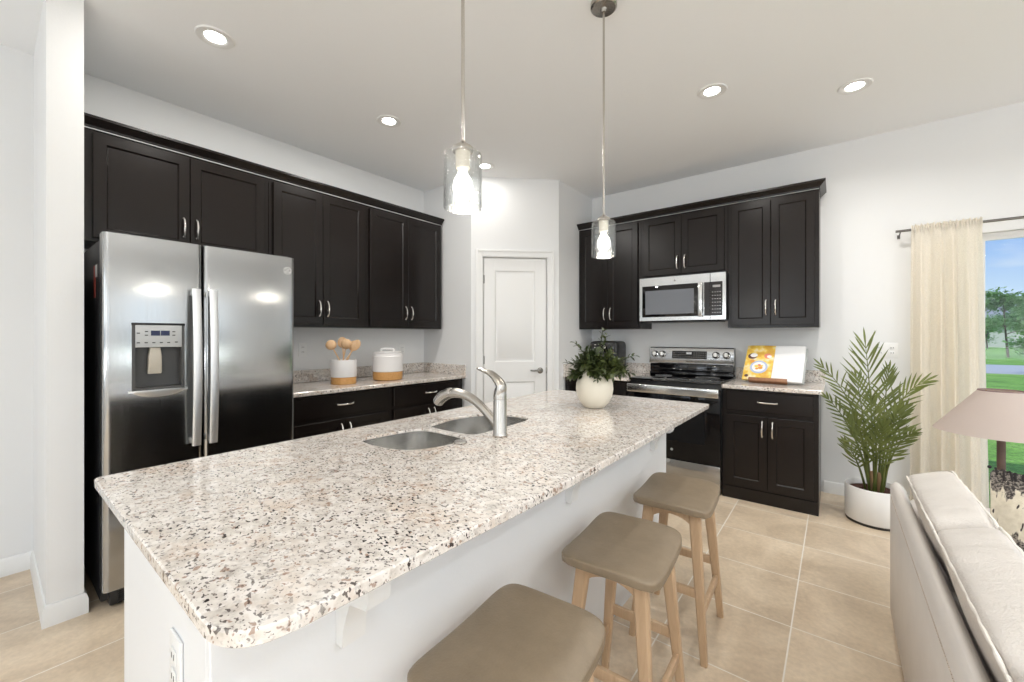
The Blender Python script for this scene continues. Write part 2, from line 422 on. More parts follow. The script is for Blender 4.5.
def world_loc(o):
    v = Vector(o.location)
    while o.parent: o = o.parent; v = v + Vector(o.location)
    return v
def inset(poly, d):
    n = len(poly); out = []; A = sum(poly[i][0]*poly[(i+1) % n][1]-poly[(i+1) % n][0]*poly[i][1] for i in range(n)); sg = 1 if A > 0 else -1
    for i in range(n):
        p0, p1, p2 = Vector(poly[i-1]), Vector(poly[i]), Vector(poly[(i+1) % n])
        a, b = (p1-p0).normalized(), (p2-p1).normalized()
        na, nb = Vector((-a.y, a.x))*sg, Vector((-b.y, b.x))*sg; m = (na+nb)
        m = m/max(m.dot(na), .3); q = p1+m*d; out.append((q.x, q.y))
    return out
def rrect(x0, x1, y0, y1, r, n=6):
    rr = r if isinstance(r, (tuple, list)) else (r,)*4; out = []
    for (cx, cy, sx, sy, a0), q in zip(((x0, y0, 1, 1, PI), (x1, y0, -1, 1, 1.5*PI), (x1, y1, -1, -1, 0), (x0, y1, 1, -1, .5*PI)), rr):
        for i in range(n+1):
            a = a0+PI/2*i/n; out.append((cx+sx*q+q*math.cos(a), cy+sy*q+q*math.sin(a)))
    return out
def bez(p0, p1, p2, n=12):
    p0, p1, p2 = Vector(p0), Vector(p1), Vector(p2)
    return [(1-t)**2*p0+2*t*(1-t)*p1+t*t*p2 for t in [i/n for i in range(n+1)]]
def crom(pts, n=6):
    P = [Vector(p) for p in pts]; out = []
    for i in range(len(P)-1):
        a, b, c, d = P[max(i-1, 0)], P[i], P[i+1], P[min(i+2, len(P)-1)]
        for k in range(n):
            t = k/n; out.append(.5*((2*b)+(c-a)*t+(2*a-5*b+4*c-d)*t*t+(3*b-a-3*c+d)*t**3))
    out.append(P[-1]); return out
def frame(o, u, n):
    u, n = Vector(u).normalized(), Vector(n).normalized()
    m = Matrix(((u.x, n.x, 0, o[0]), (u.y, n.y, 0, o[1]), (u.z, n.z, 1, o[2]), (0, 0, 0, 1))); return m
def thing(name, label, cat, loc=(0, 0, 0), group=None):
    o = bpy.data.objects.new(name, None); o.empty_display_size = .05; o.location = loc; C.objects.link(o)
    return tag(o, label, cat, group)
def tag(o, label, cat, group=None):
    o['label'] = label; o['category'] = cat
    if group: o['group'] = group
    return o
def struct(o): o['kind'] = 'structure'; return o
def copy_thing(src, loc, label):
    r = src.copy(); C.objects.link(r); r.location = loc; r['label'] = label
    def rec(a, b):
        for ch in a.children:
            c = ch.copy(); C.objects.link(c); c.parent = b; rec(ch, c)
    rec(src, r); return r

# ================================================================== SETTING
YR, XR = -1.358, .715            # left return of the pantry
XQ, YQ = 1.3475, -.732           # right return of the pantry
b = B(); b.box(-.2, RX+.2, FY-.2, .16, -.12, 0); struct(b.done('floor', M['tile']))
b = B(); b.box(-.2, RX+.2, FY-.2, .2, ZC, ZC+.12); struct(b.done('ceiling', M['ceil']))
b = B(); b.box(-.15, 0, FY-.15, .15, 0, ZC); struct(b.done('wall_left', M['wall']))
DX0, DX1, DZ = 4.335, 6.17, 2.035
b = B(); b.box(0, DX0, 0, .15, 0, ZC).box(DX1, RX+.15, 0, .15, 0, ZC).box(DX0, DX1, 0, .15, DZ, ZC); struct(b.done('wall_back', M['wall']))
b = B(); ys = [FY]+[v for ab in WIN_R for v in ab]+[0]
for i in range(0, len(ys), 2): b.box(RX, RX+.15, ys[i], ys[i+1], 0, ZC)
for a, c in WIN_R: b.box(RX, RX+.15, a, c, 0, WZ[0]).box(RX, RX+.15, a, c, WZ[1], ZC)
struct(b.done('wall_right', M['wall']))
b = B(); xs = [0]+[v for ab in WIN_F for v in ab]+[RX+.15]
for i in range(0, len(xs), 2): b.box(xs[i], xs[i+1], FY-.15, FY, 0, ZC)
for a, c in WIN_F: b.box(a, c, FY-.15, FY, 0, WZ[0]).box(a, c, FY-.15, FY, WZ[1], ZC)
struct(b.done('wall_front', M['wall']))
b = B(); b.box(0, .775, -4.172, -4.053, 0, ZC); struct(b.done('wall_partition', M['wall']))
# corner pantry: two returns and a diagonal face with the door opening
DV = Vector((XQ-XR, YQ-YR)); DL = DV.length; DV.normalize(); DN = Vector((DV.y, -DV.x))
def dg(t, d=0): p = Vector((XR, YR))+DV*t+DN*d; return (p.x, p.y)
T0, T1, DH = .108, .778, 2.108
b = B()
b.prism([(0, YR), (XR, YR), dg(T0), dg(T0, -.1), (XR-.04, YR+.1), (0, YR+.1)], 0, ZC)
b.prism([dg(T1), (XQ, YQ), (XQ, 0), (XQ-.1, 0), (XQ-.1, YQ+.04), dg(T1, -.1)], 0, ZC)
b.prism([dg(T0), dg(T1), dg(T1, -.1), dg(T0, -.1)], DH, ZC)
struct(b.done('wall_pantry', M['wall']))

# casing round the pantry door
FD = frame((XR, YR, 0), (DV.x, DV.y, 0), (DN.x, DN.y, 0))
b = B(FD); cw = .062
b.box(T0-cw, T0+.004, 0, .012, 0, DH+cw).box(T1-.004, T1+cw, 0, .012, 0, DH+cw).box(T0, T1, 0, .012, DH-.004, DH+cw)
b.box(T0-cw, T0-cw+.022, .012, .019, 0, DH+cw, .003).box(T1+cw-.022, T1+cw, .012, .019, 0, DH+cw, .003).box(T0-cw+.02, T1+cw-.02, .012, .019, DH+cw-.022, DH+cw, .003)
b.box(T0, T0+.012, -.1, 0, 0, DH).box(T1-.012, T1, -.1, 0, 0, DH).box(T0, T1, -.1, 0, DH-.012, DH)
struct(b.done('trim_1', M['trim']))

# pantry door
door = thing('door_1', 'white two-panel pantry door with nickel lever in the diagonal corner wall', 'door', (dg(.44)[0], dg(.44)[1], 0)); door['kind'] = 'structure'
def panel_door(b, x0, x1, z0, z1, panels, n0, n1):
    """slab with moulded raised panels; panels = (x0,x1,z0,z1)"""
    rec = .012
    b.box(x0, x1, n0, n1-rec, z0, z1)
    px0, px1 = panels[0][0], panels[0][1]
    b.box(x0, px0, n1-rec, n1, z0, z1, .0015, 1).box(px1, x1, n1-rec, n1, z0, z1, .0015, 1)
    zs = [z0]+[v for p in sorted(panels, key=lambda p: p[2]) for v in (p[2], p[3])]+[z1]
    for i in range(0, len(zs), 2): b.box(px0, px1, n1-rec, n1, zs[i], zs[i+1])
    for a, c, d, e in panels:
        r = []
        for ins, n in ((0, n1-.001), (.012, n1-rec+.001), (.026, n1-rec+.001), (.040, n1-.003)):
            r.append([(a+ins, n, d+ins), (c-ins, n, d+ins), (c-ins, n, e-ins), (a+ins, n, e-ins)])
        b.loft(r, True, (False, True))
b = B(FD); s0, s1 = T0+.016, T1-.016
panel_door(b, s0, s1, .012, DH-.016, [(s0+.115, s1-.115, .20, .845), (s0+.115, s1-.115, 1.045, 1.965)], -.060, -.022)
b.done('door_panel', M['trim'], door)
b = B(FD); hz = .955; hx = s1-.062
b.lathe([(.030, 0), (.031, .006), (.024, .012), (.012, .018), (.011, .05)], (hx, -.022, hz), 20, ax=Matrix(((1, 0, 0), (0, 0, 1), (0, -1, 0))))
b.tube(crom([(hx, .026, hz), (hx-.03, .030, hz+.004), (hx-.075, .026, hz+.001), (hx-.105, .022, hz+.006)]), [.011]*6+[.0095]*6+[.008]*6+[.006], 10)
b.box(s1-.002, s1+.010, -.030, -.016, hz-.03, hz+.03, .002)
b.done('door_handle', M['pewter'], door, 'pewter lever handle')
for z in (.22, 1.02, 1.83):
    b = B(FD); b.tube([(s0-.006, -.016, z), (s0-.006, -.016, z+.09)], .0065, 8).box(s0-.02, s0+.012, -.024, -.019, z+.005, z+.085)
    b.done('hinge', M['grey'], door, 'grey hinge')

# baseboards
BPROF = [(0, 0), (.014, 0), (.014, .068), (.010, .078), (.010, .084), (.005, .094), (0, .096)]
def baseboard(name, pts):
    """pts: plan polyline, room on the right-hand side of travel"""
    b = B(); P = [Vector(p) for p in pts]; n = len(P); rings = []
    for i, p in enumerate(P):
        ds = []
        if i > 0: ds.append((P[i]-P[i-1]).normalized())
        if i < n-1: ds.append((P[i+1]-P[i]).normalized())
        ns = [Vector((d.y, -d.x)) for d in ds]; m = sum(ns, Vector((0, 0))); m = m/m.dot(ns[0])
        rings.append([(p.x+m.x*a, p.y+m.y*a, z) for a, z in BPROF])
    b.loft(rings); struct(b.done(name, M['trim']))
baseboard('baseboard_left', [(0, FY), (0, -4.172), (.775, -4.172), (.775, -4.053), (.70, -4.053)])
baseboard('baseboard_back', [(3.49, 0), (DX0-.0, 0)])
baseboard('baseboard_pantry_left', [(.645, YR), (XR, YR), dg(T0-cw)])
baseboard('baseboard_pantry_right', [dg(T1+cw), (XQ, YQ), (XQ, -.66)])
baseboard('baseboard_right', [(DX1, 0), (RX, 0), (RX, FY), (0.02, FY)])

# sliding glass door and the windows of the great room
def window(idx, xf, w, z0, z1, leaves, label, fr=.055):
    t = thing('window_%d' % idx, label, 'window', xf @ Vector((w/2, 0, z0))); t['kind'] = 'structure'
    b = B(xf)
    b.box(0, fr, 0, .07, z0, z1).box(w-fr, w, 0, .07, z0, z1).box(fr, w-fr, 0, .07, z0, z0+fr*.8).box(fr, w-fr, 0, .07, z1-fr*.8, z1)
    b.done('window_frame', M['vinyl'], t)
    lw = (w-2*fr)/leaves; st = .045
    for k in range(leaves):
        x0, x1 = fr+lw*k, fr+lw*(k+1); y0 = .012+.024*(k % 2)
        if k: x0 -= .02
        b = B(xf); a, c = z0+fr*.8, z1-fr*.8
        b.box(x0, x0+st, y0, y0+.022, a, c).box(x1-st, x1, y0, y0+.022, a, c).box(x0+st, x1-st, y0, y0+.022, a, a+st).box(x0+st, x1-st, y0, y0+.022, c-st*.5, c)
        f = b.done('sash', M['vinyl'], t)
        b = B(xf); b.box(x0+st-.005, x1-st+.005, y0+.009, y0+.013, a+st-.005, c-st*.5+.005); b.done('pane', M['glass'], f)
window(1, frame((DX0, .055, 0), (1, 0, 0), (0, 1, 0)), DX1-DX0, .0, DZ, 2, 'white framed sliding glass door to the lawn beside the cream curtain', .03)
k = 2
for a, c in WIN_R: window(k, frame((RX+.05, a, 0), (0, 1, 0), (1, 0, 0)), c-a, WZ[0], WZ[1], 2, 'white sash window in the far side wall of the great room'); k += 1
for a, c in WIN_F: window(k, frame((a, FY-.05, 0), (1, 0, 0), (0, -1, 0)), c-a, WZ[0], WZ[1], 2, 'white sash window in the wall behind the sofa end of the room'); k += 1

# ================================================================== CABINETS
FL = lambda y, x=0: frame((x, y, 0), (0, 1, 0), (1, 0, 0))       # left wall: u runs along +Y, outward is +X
FB = lambda x, y=0: frame((x, y, 0), (1, 0, 0), (0, -1, 0))      # back wall: u runs along +X, outward is -Y

def shaker(b, x0, x1, z0, z1, n0, n1, fw=.058, rec=.010):
    b.box(x0, x1, n0, n0+.004, z0, z1)
    r = []
    for ins, n in ((0, n0+.002), (0, n1-.002), (.002, n1), (fw-.004, n1), (fw+.004, n1-rec)):
        r.append([(x0+ins, n, z0+ins), (x1-ins, n, z0+ins), (x1-ins, n, z1-ins), (x0+ins, n, z1-ins)])
    b.loft(r)
def pull_v(xf, x, zc, n, parent, L=.115):
    b = B(xf)
    pts = crom([(x, n, zc-L/2), (x, n+.014, zc-L/2), (x, n+.026, zc-L/4), (x, n+.030, zc), (x, n+.026, zc+L/4), (x, n+.014, zc+L/2), (x, n, zc+L/2)], 4)
    m = len(pts); b.tube(pts, [.0042+.0022*math.sin(PI*i/(m-1))**2 for i in range(m)], 8)
    for s in (-1, 1):
        b.ball((x, n+.008, zc+s*L/2), .0085, 10, 6)
    return b.done('handle', M['pull'], parent, 'nickel arched pull')
def pull_h(xf, xc, z, n, parent, L=.125):
    b = B(xf)
    pts = crom([(xc-L/2, n, z), (xc-L/2, n+.014, z), (xc-L/4, n+.026, z), (xc, n+.030, z), (xc+L/4, n+.026, z), (xc+L/2, n+.014, z), (xc+L/2, n, z)], 4)
    m = len(pts); b.tube(pts, [.0042+.0022*math.sin(PI*i/(m-1))**2 for i in range(m)], 8)
    for s in (-1, 1): b.ball((xc+s*L/2, n+.008, z), .0085, 10, 6)
    return b.done('handle', M['pull'], parent, 'nickel arched pull')

def upper(label, xf, w, z0, z1, dep, margins, handle_z, group):
    """wall cabinet: carcass with face frame, two shaker doors with pulls"""
    t = thing('wall_cabinet', label, 'cabinet', xf @ Vector((w/2, 0, z0)), group)
    b = B(xf); b.box(0, w, 0, dep, z0, z1, .0015, 1); b.done('carcass', M['cab'], t)
    a, c = margins; mid = (a+w-c)/2
    for x0, x1, hx in ((a, mid-.002, mid-.034), (mid+.002, w-c, mid+.034)):
        b = B(xf); shaker(b, x0, x1, z0+.022, z1-.022, dep+.0005, dep+.021)
        d = b.done('door', M['cab'], t)
        pull_v(xf, hx, handle_z, dep+.021, d)
    return t
UZ0, UZ1 = 1.378, 2.462
GU = 'dark wall cabinets above the left counter'
upper('dark espresso wall cabinet above the steel refrigerator', FL(-4.050), .985, 1.835, UZ1, .31, (.078, .03), 1.99, GU)
upper('dark espresso wall cabinet over the utensil crock, right of the refrigerator cabinet', FL(-3.063), .795, UZ0, UZ1, .31, (.028, .028), 1.525, GU)
upper('dark espresso wall cabinet over the lidded canister, nearest the pantry corner on the left', FL(-2.266), .878, UZ0, UZ1, .31, (.028, .028), 1.525, GU)
GB = 'dark wall cabinets on the back wall'
upper('dark espresso wall cabinet left of the microwave, behind the hanging pendant', FB(1.3485), .693, UZ0, UZ1, .31, (.028, .028), 1.535, GB)
upper('short dark espresso wall cabinet directly above the microwave', FB(2.0425), .780, 1.868, UZ1, .31, (.028, .028), 1.998, GB)
upper('dark espresso wall cabinet right of the microwave, above the open cookbook', FB(2.8235), .644, UZ0, UZ1, .31, (.028, .028), 1.545, GB)

# crown mouldings along the tops
CP = [(0.0, 0.0), (.006, 0.0), (.008, .012), (.014, .016), (.030, .034), (.042, .044), (.042, .058), (0.0, .058)]
def crown(pts, label):
    b = B(); P = [Vector(p) for p in pts]; n = len(P); rings = []
    for i, p in enumerate(P):
        ds = []
        if i > 0: ds.append((P[i]-P[i-1]).normalized())
        if i < n-1: ds.append((P[i+1]-P[i]).normalized())
        ns = [Vector((d.y, -d.x)) for d in ds]; m = sum(ns, Vector((0, 0))); m = m/m.dot(ns[0])
        rings.append([(p.x+m.x*a, p.y+m.y*a, UZ1+.001+z) for a, z in CP])
    b.loft(rings)
    o = b.done('crown_moulding', M['cab'], origin=(P[0].x, P[0].y, UZ1)); tag(o, label, 'moulding')
crown([(.322, -4.051), (.322, -1.392), (.0, -1.392)][:2] + [(.322, -1.392)][:0], 'dark crown moulding along the tops of the left wall cabinets')
crown([(1.349, -.322), (3.4665, -.322), (3.4665, -.001)], 'dark crown moulding along the tops of the cabinets on the back wall')

def base(label, xf, w, dep, margins, group):
    t = thing('base_cabinet', label, 'cabinet', xf @ Vector((w/2, 0, 0)), group)
    b = B(xf); b.box(0, w, .024, dep, .0, .882, .0015, 1); b.done('carcass', M['cab'], t)
    b = B(xf); b.box(0, w, dep, dep+.010, 0, .098, .002, 1); b.done('plinth', M['cab'], t)
    a, c = margins; mid = (a+w-c)/2
    b = B(xf); x0, x1 = a, w-c
    r = [[(x0+i, n, .712+i), (x1-i, n, .712+i), (x1-i, n, .868-i), (x0+i, n, .868-i)] for i, n in ((0, dep+.0005), (0, dep+.017), (.004, dep+.021))]
    b.loft(r); dr = b.done('drawer', M['cab'], t)
    pull_h(xf, (x0+x1)/2, .792, dep+.021, dr)
    for x0, x1, hx in ((a, mid-.002, mid-.034), (mid+.002, w-c, mid+.034)):
        b = B(xf); shaker(b, x0, x1, .118, .680, dep+.0005, dep+.021)
        d = b.done('door', M['cab'], t); pull_v(xf, hx, .585, dep+.021, d)
    return t
GL = 'dark base cabinets under the granite wall counters'
base('dark espresso base cabinet beside the refrigerator, under the utensil crock', FL(-3.062), .825, .61, (.03, .03), GL)
base('dark espresso base cabinet nearest the pantry corner on the left, under the lidded canister', FL(-2.236), .862, .61, (.03, .03), GL)
base('dark espresso base cabinet left of the range, half hidden by the vase', FB(1.3495), .702, .61, (.03, .03), GL)
base('dark espresso base cabinet right of the range, beside the palm', FB(2.838), .635, .61, (.03, .03), GL)

# ---- granite worktops on the walls
def slab(b, poly, z0, z1, e=.004, holes=()):
    b2 = b.bm
    if not holes: b.prism(poly, z0, z1, e); return
    ring = [[b.V((x, y, z)) for x, y in (inset(poly, d) if d else poly)] for d, z in ((e, z0), (0, z0+e), (0, z1-e), (e, z1))]
    n = len(poly)
    for r, q in zip(ring, ring[1:]):
        for i in range(n): b.face([r[i], r[(i+1) % n], q[(i+1) % n], q[i]])
    hr = []
    for h in holes:
        rr = [[b.V((x, y, z)) for x, y in (inset(h, -d) if d else h)] for d, z in ((0, z0), (0, z1-e), (e, z1))]
        for r, q in zip(rr, rr[1:]):
            for i in range(len(h)): b.face([r[i], q[i], q[(i+1) % len(h)], r[(i+1) % len(h)]])
        hr.append(rr)
    for outer, k in ((ring[3], 2), (ring[0], 0)):
        es = []
        for loop in [outer]+[r[k] for r in hr]:
            for i in range(len(loop)):
                e_ = b2.edges.get((loop[i], loop[(i+1) % len(loop)])) or b2.edges.new((loop[i], loop[(i+1) % len(loop)])); es.append(e_)
        bmesh.ops.triangle_fill(b2, use_beauty=True, use_dissolve=False, edges=es)
def counter(label, poly, splashes, loc):
    t = thing('countertop', label, 'countertop', loc)
    b = B(); slab(b, poly, .884, .914); b.done('slab', M['granite'], t)
    for bx in splashes:
        b = B(); b.box(*bx, .9145, 1.016, .002, 1); b.done('backsplash', M['granite'], t)
    return t
counter('speckled granite counter on the left wall under the crock and canister', rrect(.001, .645, -3.085, YR-.001, (.001, .004, .001, .001), 2),
        [(.001, .021, -3.085, YR-.001), (.022, .645, YR-.021, YR-.001)], (.32, -2.2, .884))
counter('short speckled granite counter left of the range under the black air fryer', rrect(XQ+.001, 2.054, -.645, -.001, (.001, .004, .001, .001), 2),
        [(XQ+.001, 2.054, -.021, -.001), (XQ+.001, XQ+.021, -.645, -.022)], (1.7, -.32, .884))
counter('short speckled granite counter right of the range under the cookbook', rrect(2.838, 3.502, -.645, -.001, (.001, .012, .001, .001), 3),
        [(2.838, 3.502, -.021, -.001)], (3.17, -.32, .884))

# ================================================================== REFRIGERATOR
fr = thing('refrigerator', 'stainless steel side-by-side refrigerator with water dispenser beside the partition wall', 'refrigerator', (.45, -3.57, 0))
FY0, FY1, FS = -4.005, -3.140, -3.618
b = B(); b.box(.03, .800, FY0+.004, FY1-.004, .03, 1.775, .006); b.done('case', M['blackside'], fr, 'black textured case')
b = B(); b.box(.72, .842, FY0+.03, FY1-.03, .018, .098, .004)
for i in range(7): b.box(.842, .848, FY0+.06, FY1-.06, .026+i*.010, .031+i*.010)
b.done('grille', M['black'], fr, 'black toe grille')
for y in (FY0+.06, FY1-.06):
    for x in (.12, .80):
        b = B(); b.tube([(x, y-.02, .022), (x, y+.02, .022)], .022, 14); b.done('roller', M['black'], fr)
def door_curve(y0, y1, ya=None, yb=None):
    """front plan outline of a fridge door between y0 and y1, limited to ya..yb"""
    ya = y0 if ya is None else ya; yb = y1 if yb is None else yb; R = .020
    def X(y):
        x = .893+.006*(1-((y-(y0+y1)/2)/((y1-y0)/2))**2); d = min(y-y0, y1-y)
        if d < R: x -= R-math.sqrt(max(R*R-(R-d)**2, 0))
        return x
    ys = sorted({round(v, 5) for v in [ya, yb]+[y0+R*(1-math.cos(PI/2*i/6)) for i in range(7)]+[y1-R*(1-math.cos(PI/2*i/6)) for i in range(7)]+[y0+(y1-y0)*i/14 for i in range(15)] if ya-1e-6 <= v <= yb+1e-6})
    return [(X(y), y) for y in ys]
DB, DT = .108, 1.795
def door_piece(b, y0, y1, ya, yb, z0, z1, back=.812):
    c = door_curve(y0, y1, ya, yb); poly = c+[(back, yb), (back, ya)]
    b.loft([[(x, y, z) for x, y in poly] for z in (z0, z1)])
d0 = FS-.003
PY0, PY1, PZ0, PZ1 = -3.905, -3.700, 1.040, 1.365        # dispenser
b = B(); door_piece(b, FY0, d0, FY0, PY0, DB, DT); door_piece(b, FY0, d0, PY1, d0, DB, DT)
door_piece(b, FY0, d0, PY0, PY1, DB, PZ0); door_piece(b, FY0, d0, PY0, PY1, PZ1, DT)
fz = b.done('freezer_door', M['steel'], fr)
b = B(); door_piece(b, FS+.003, FY1, FS+.003, FY1, DB, DT); fd = b.done('fresh_food_door', M['steel'], fr)
for y in (FY0+.02, FY1-.10):
    b = B(); b.box(.70, .86, y, y+.08, 1.776, 1.806, .004); b.done('hinge_cover', M['darkgrey'], fr, 'grey hinge cover')
for yc, par in ((FS-.040, fz), (FS+.034, fd)):
    b = B(); z0, z1 = .735, 1.555; w = .0185; rings = []
    for i in range(21):
        t = i/20; z = z0+(z1-z0)*t; x = .930+.024*math.sin(PI*t)
        rings.append([(x, yc-w, z), (x, yc+w, z), (x+.010, yc+w, z), (x+.014, yc+w*.6, z), (x+.014, yc-w*.6, z), (x+.010, yc-w, z)])
    b.loft(rings)
    for z in (z0+.02, z1-.02): b.box(.885, .936, yc-.010, yc+.010, z-.014, z+.014, .002)
    b.done('handle', M['satin'], par, 'pale satin bow handle')
dp = B(); dp.box(.830, .842, PY0, PY1, PZ0, PZ1)
for bx in ((.842, .901, PY0, PY0+.012, PZ0, PZ1), (.842, .901, PY1-.012, PY1, PZ0, PZ1), (.842, .903, PY0, PY1, PZ0, PZ0+.014)): dp.box(*bx)
dp = dp.done('dispenser', M['darkgrey'], fr, 'ice and water dispenser recess')
rings = []
b = B(); ym, hw = (PY0+PY1)/2, (PY1-PY0)/2+.014
for i in range(17):       # curved lip below the recess
    s = -1+2*i/16; y = ym+s*hw; x0 = .893; pr_ = .014*(1-s*s)+.001; zb = PZ0-.006-.034*(1-s*s)**.8
    rings.append([(x0, y, zb), (x0+pr_*.6+.002, y, zb+.006), (x0+pr_+.004, y, PZ0-.012+.002), (x0+pr_+.004, y, PZ0), (x0, y, PZ0+.004)])
b.loft(rings); b.done('drip_lip', M['satin'], dp, 'bright curved lip')
b = B(); b.box(.842, .903, PY0+.012, PY1-.012, 1.252, PZ1-.002, .003); cp = b.done('control_panel', M['lightgrey'], dp, 'pale grey control panel')
for y in (-3.835, -3.797):
    b = B(); b.box(.9028, .9045, y, y+.035, 1.310, 1.335); b.done('display', M['lcd'], dp, 'dark blue display window')
for y, z in [(-3.882, 1.322), (-3.882, 1.275), (-3.853, 1.275), (-3.824, 1.275), (-3.795, 1.275), (-3.766, 1.275), (-3.735, 1.277), (-3.852, 1.330), (-3.852, 1.312), (-3.745, 1.330), (-3.745, 1.312)]:
    b = B(); b.box(.9028, .9042, y-.006, y+.006, z-.0025, z+.0025); b.done('button', M['ink'], dp)
b = B(); b.box(.896, .9035, PY0-.002, PY1+.002, PZ1-.004, PZ1+.008, .003); b.done('hood_line', M['black'], dp, 'black line over the panel')
b = B(); b.loft([[(x+.846, ym+y-.010, z) for x, y in rrect(0, d, -w, w, .006, 3)] for z, w, d in ((1.118, .026, .020), (1.126, .028, .026), (1.205, .026, .034), (1.25, .020, .034))]); b.done('paddle', M['cream_pl'], dp, 'cream dispenser paddle')
# round emblem: ring with curling strokes
b = B(); ex, ey, ez = .899, -3.185, 1.712; P = []
b.tube([(ex-.003, ey+.021*math.cos(a), ez+.021*math.sin(a)) for a in [2*PI*i/28 for i in range(29)]], .0016, 6)
b.tube(crom([(ex-.003, ey-.013+.0, ez+.006), (ex-.003, ey-.006, ez+.013), (ex-.003, ey-.001, ez+.004), (ex-.003, ey-.008, ez-.012), (ex-.003, ey-.013, ez-.005), (ex-.003, ey-.002, ez+.001)]), .0014, 6)
b.tube(crom([(ex-.003, ey+.014, ez+.010), (ex-.003, ey+.005, ez+.011), (ex-.003, ey+.006, ez+.001), (ex-.003, ey+.002, ez-.010), (ex-.003, ey+.012, ez-.012), (ex-.003, ey+.015, ez-.004)]), .0014, 6)
b.done('emblem', M['white_pl'], fd, 'round monogram emblem')
b = B(); b.box(.62, .665, FY0+.0015, FY0+.0036, 1.50, 1.66); b.done('warning_sticker', M['red'], fr, 'red and white sticker on the case')
b = B(); b.box(.665, .71, FY0+.0015, FY0+.0036, 1.60, 1.66); b.done('sticker_panel', M['white_pl'], fr, 'white sticker panel')

# ================================================================== RANGE
rg = thing('range', 'stainless and black glass electric range between the two short counters', 'range', (2.445, -.34, 0))
RX0, RX1 = 2.0585, 2.8335
b = B(); b.box(RX0+.002, RX1-.002, -.62, -.012, .04, .905, .003); b.done('case', M['blackside'], rg)
b = B(); b.box(RX0, RX1, -.655, -.095, .9055, .922, .006); b.done('cooktop', M['glassblack'], rg, 'black glass cooktop')
for cx, cy, r in ((2.24, -.50, .105), (2.64, -.50, .085), (2.24, -.23, .075), (2.64, -.23, .10)):
    b = B(); b.lathe([(r-.0015, 0), (r+.0015, 0), (r+.0015, .0006), (r-.0015, .0006), (r-.0015, 0)], (cx, cy, .9222), 40, (False, False))
    b.done('burner_ring', M['grey'], rg, 'thin grey burner ring')
FRG = FB(RX0); W = RX1-RX0
b = B(FRG); b.box(.004, W-.004, .012, .100, .922, 1.04, .006).box(.004, W-.004, .012, .118, .922, .950, .004).box(.004, W-.004, .012, .108, .965, .985, .006); b.done('vent_riser', M['glassblack'], rg, 'glossy black riser')
def slope(n0, z0, n1, z1):
    v = Vector((0, n1-n0, z1-z0)).normalized(); return v
b = B(FRG)
rings = []
for x in (0, W): rings.append([(x, .012, 1.030), (x, .118, 1.030), (x, .122, 1.040), (x, .092, 1.185), (x, .080, 1.194), (x, .012, 1.194)])
b.loft(rings); bg_ = b.done('backguard', M['steel'], rg, 'stainless control backguard')
nv = Vector((0, .145, .030)).normalized()     # outward normal of the tilted face (x, n, z)
def on_face(x, t, d=0):                       # t: 0 bottom .. 1 top
    n = .122+(.092-.122)*t; z = 1.040+.145*t; return Vector((x, n, z))+nv*d
def patch(xa, xb, ta, tb, d0, d1, name, mat, par, label=None):
    b = B(FRG); b.loft([[on_face(xa, ta, d), on_face(xb, ta, d), on_face(xb, tb, d), on_face(xa, tb, d)] for d in (d0, d1)]); return b.done(name, mat, par, label)
patch(.225, .545, .30, .82, .0005, .004, 'display', M['glassblack'], bg_, 'black clock display')
b = B(FRG)
for x in [.238+.021*i for i in range(15)]:
    for t in (.42, .56, .70):
        if .345 < x < .425 and t > .5: continue
        b.loft([[on_face(x, t-.014, d), on_face(x+.010, t-.014, d), on_face(x+.010, t+.014, d), on_face(x, t+.014, d)] for d in (.0042, .0047)])
b.done('key_print', M['grey'], bg_)
patch(.360, .408, .60, .74, .0042, .0048, 'clock_digits', M['white_pl'], bg_, 'pale clock digits')
b = B(FRG)
for x, w in ((.358, .010), (.371, .008), (.382, .010), (.395, .008), (.406, .011)): b.loft([[on_face(x, .11, d), on_face(x+w, .11, d), on_face(x+w, .17, d), on_face(x, .17, d)] for d in (.0004, .001)])
b.done('badge', M['ink'], bg_, 'small dark maker badge')
for x in (.055, .130, .625, .715):
    b = B(FRG); c = on_face(x, .58, .0); A = Matrix(((1, 0, 0), (0, nv.z, nv.y), (0, -nv.y, nv.z)))
    b.lathe([(.029, .0), (.029, .004), (.024, .007), (.022, .028), (.019, .031)], c, 24, ax=A)
    g = c+nv*.031
    k_ = b.done('knob', M['steel2'], rg)
    b = B(FRG); up = Vector((0, -nv.z, nv.y)); b.bar(g-up*.018, g+up*.018, (.010, .010), up=nv); b.done('knob_grip', M['satin'], k_)
    b = B(FRG); b.lathe([(.030, .0), (.034, .0), (.034, .002), (.030, .002), (.030, 0)], c+nv*.0005, 28, (False, False), A); b.done('knob_ring', M['black'], k_)
b = B(FRG); b.box(.003, W-.003, .622, .662, .245, .865, .004); od = b.done('oven_door', M['ovenblack'], rg, 'black glass oven door')
b = B(FRG); b.box(.12, W-.12, .6622, .6630, .40, .68, 0); b.done('oven_window', plain('oven_window_glass', (.007, .007, .008), .06, 0, None, Specular_IOR_Level=.25), od)
b = B(FRG); b.lathe([(.011, 0), (.011, .001)], (.39, .6622, .325), 20, ax=Matrix(((1, 0, 0), (0, 0, 1), (0, -1, 0)))); b.done('round_badge', M['board'], od, 'small grey round badge')
b = B(FRG)
b.box(.004, W-.004, .690, .718, .802, .876, .008, 3)
for x in (.03, W-.03): b.box(x-.014, x+.014, .655, .700, .815, .862, .003)
b.done('handle', M['steel2'], od, 'wide stainless bar handle')
b = B(FRG); b.box(.003, W-.003, .622, .655, .050, .236, .004); b.done('storage_drawer', M['steel'], rg, 'stainless storage drawer')
b = B(FRG); b.box(.01, W-.01, .60, .63, .0, .045); b.done('kick_board', M['black'], rg)

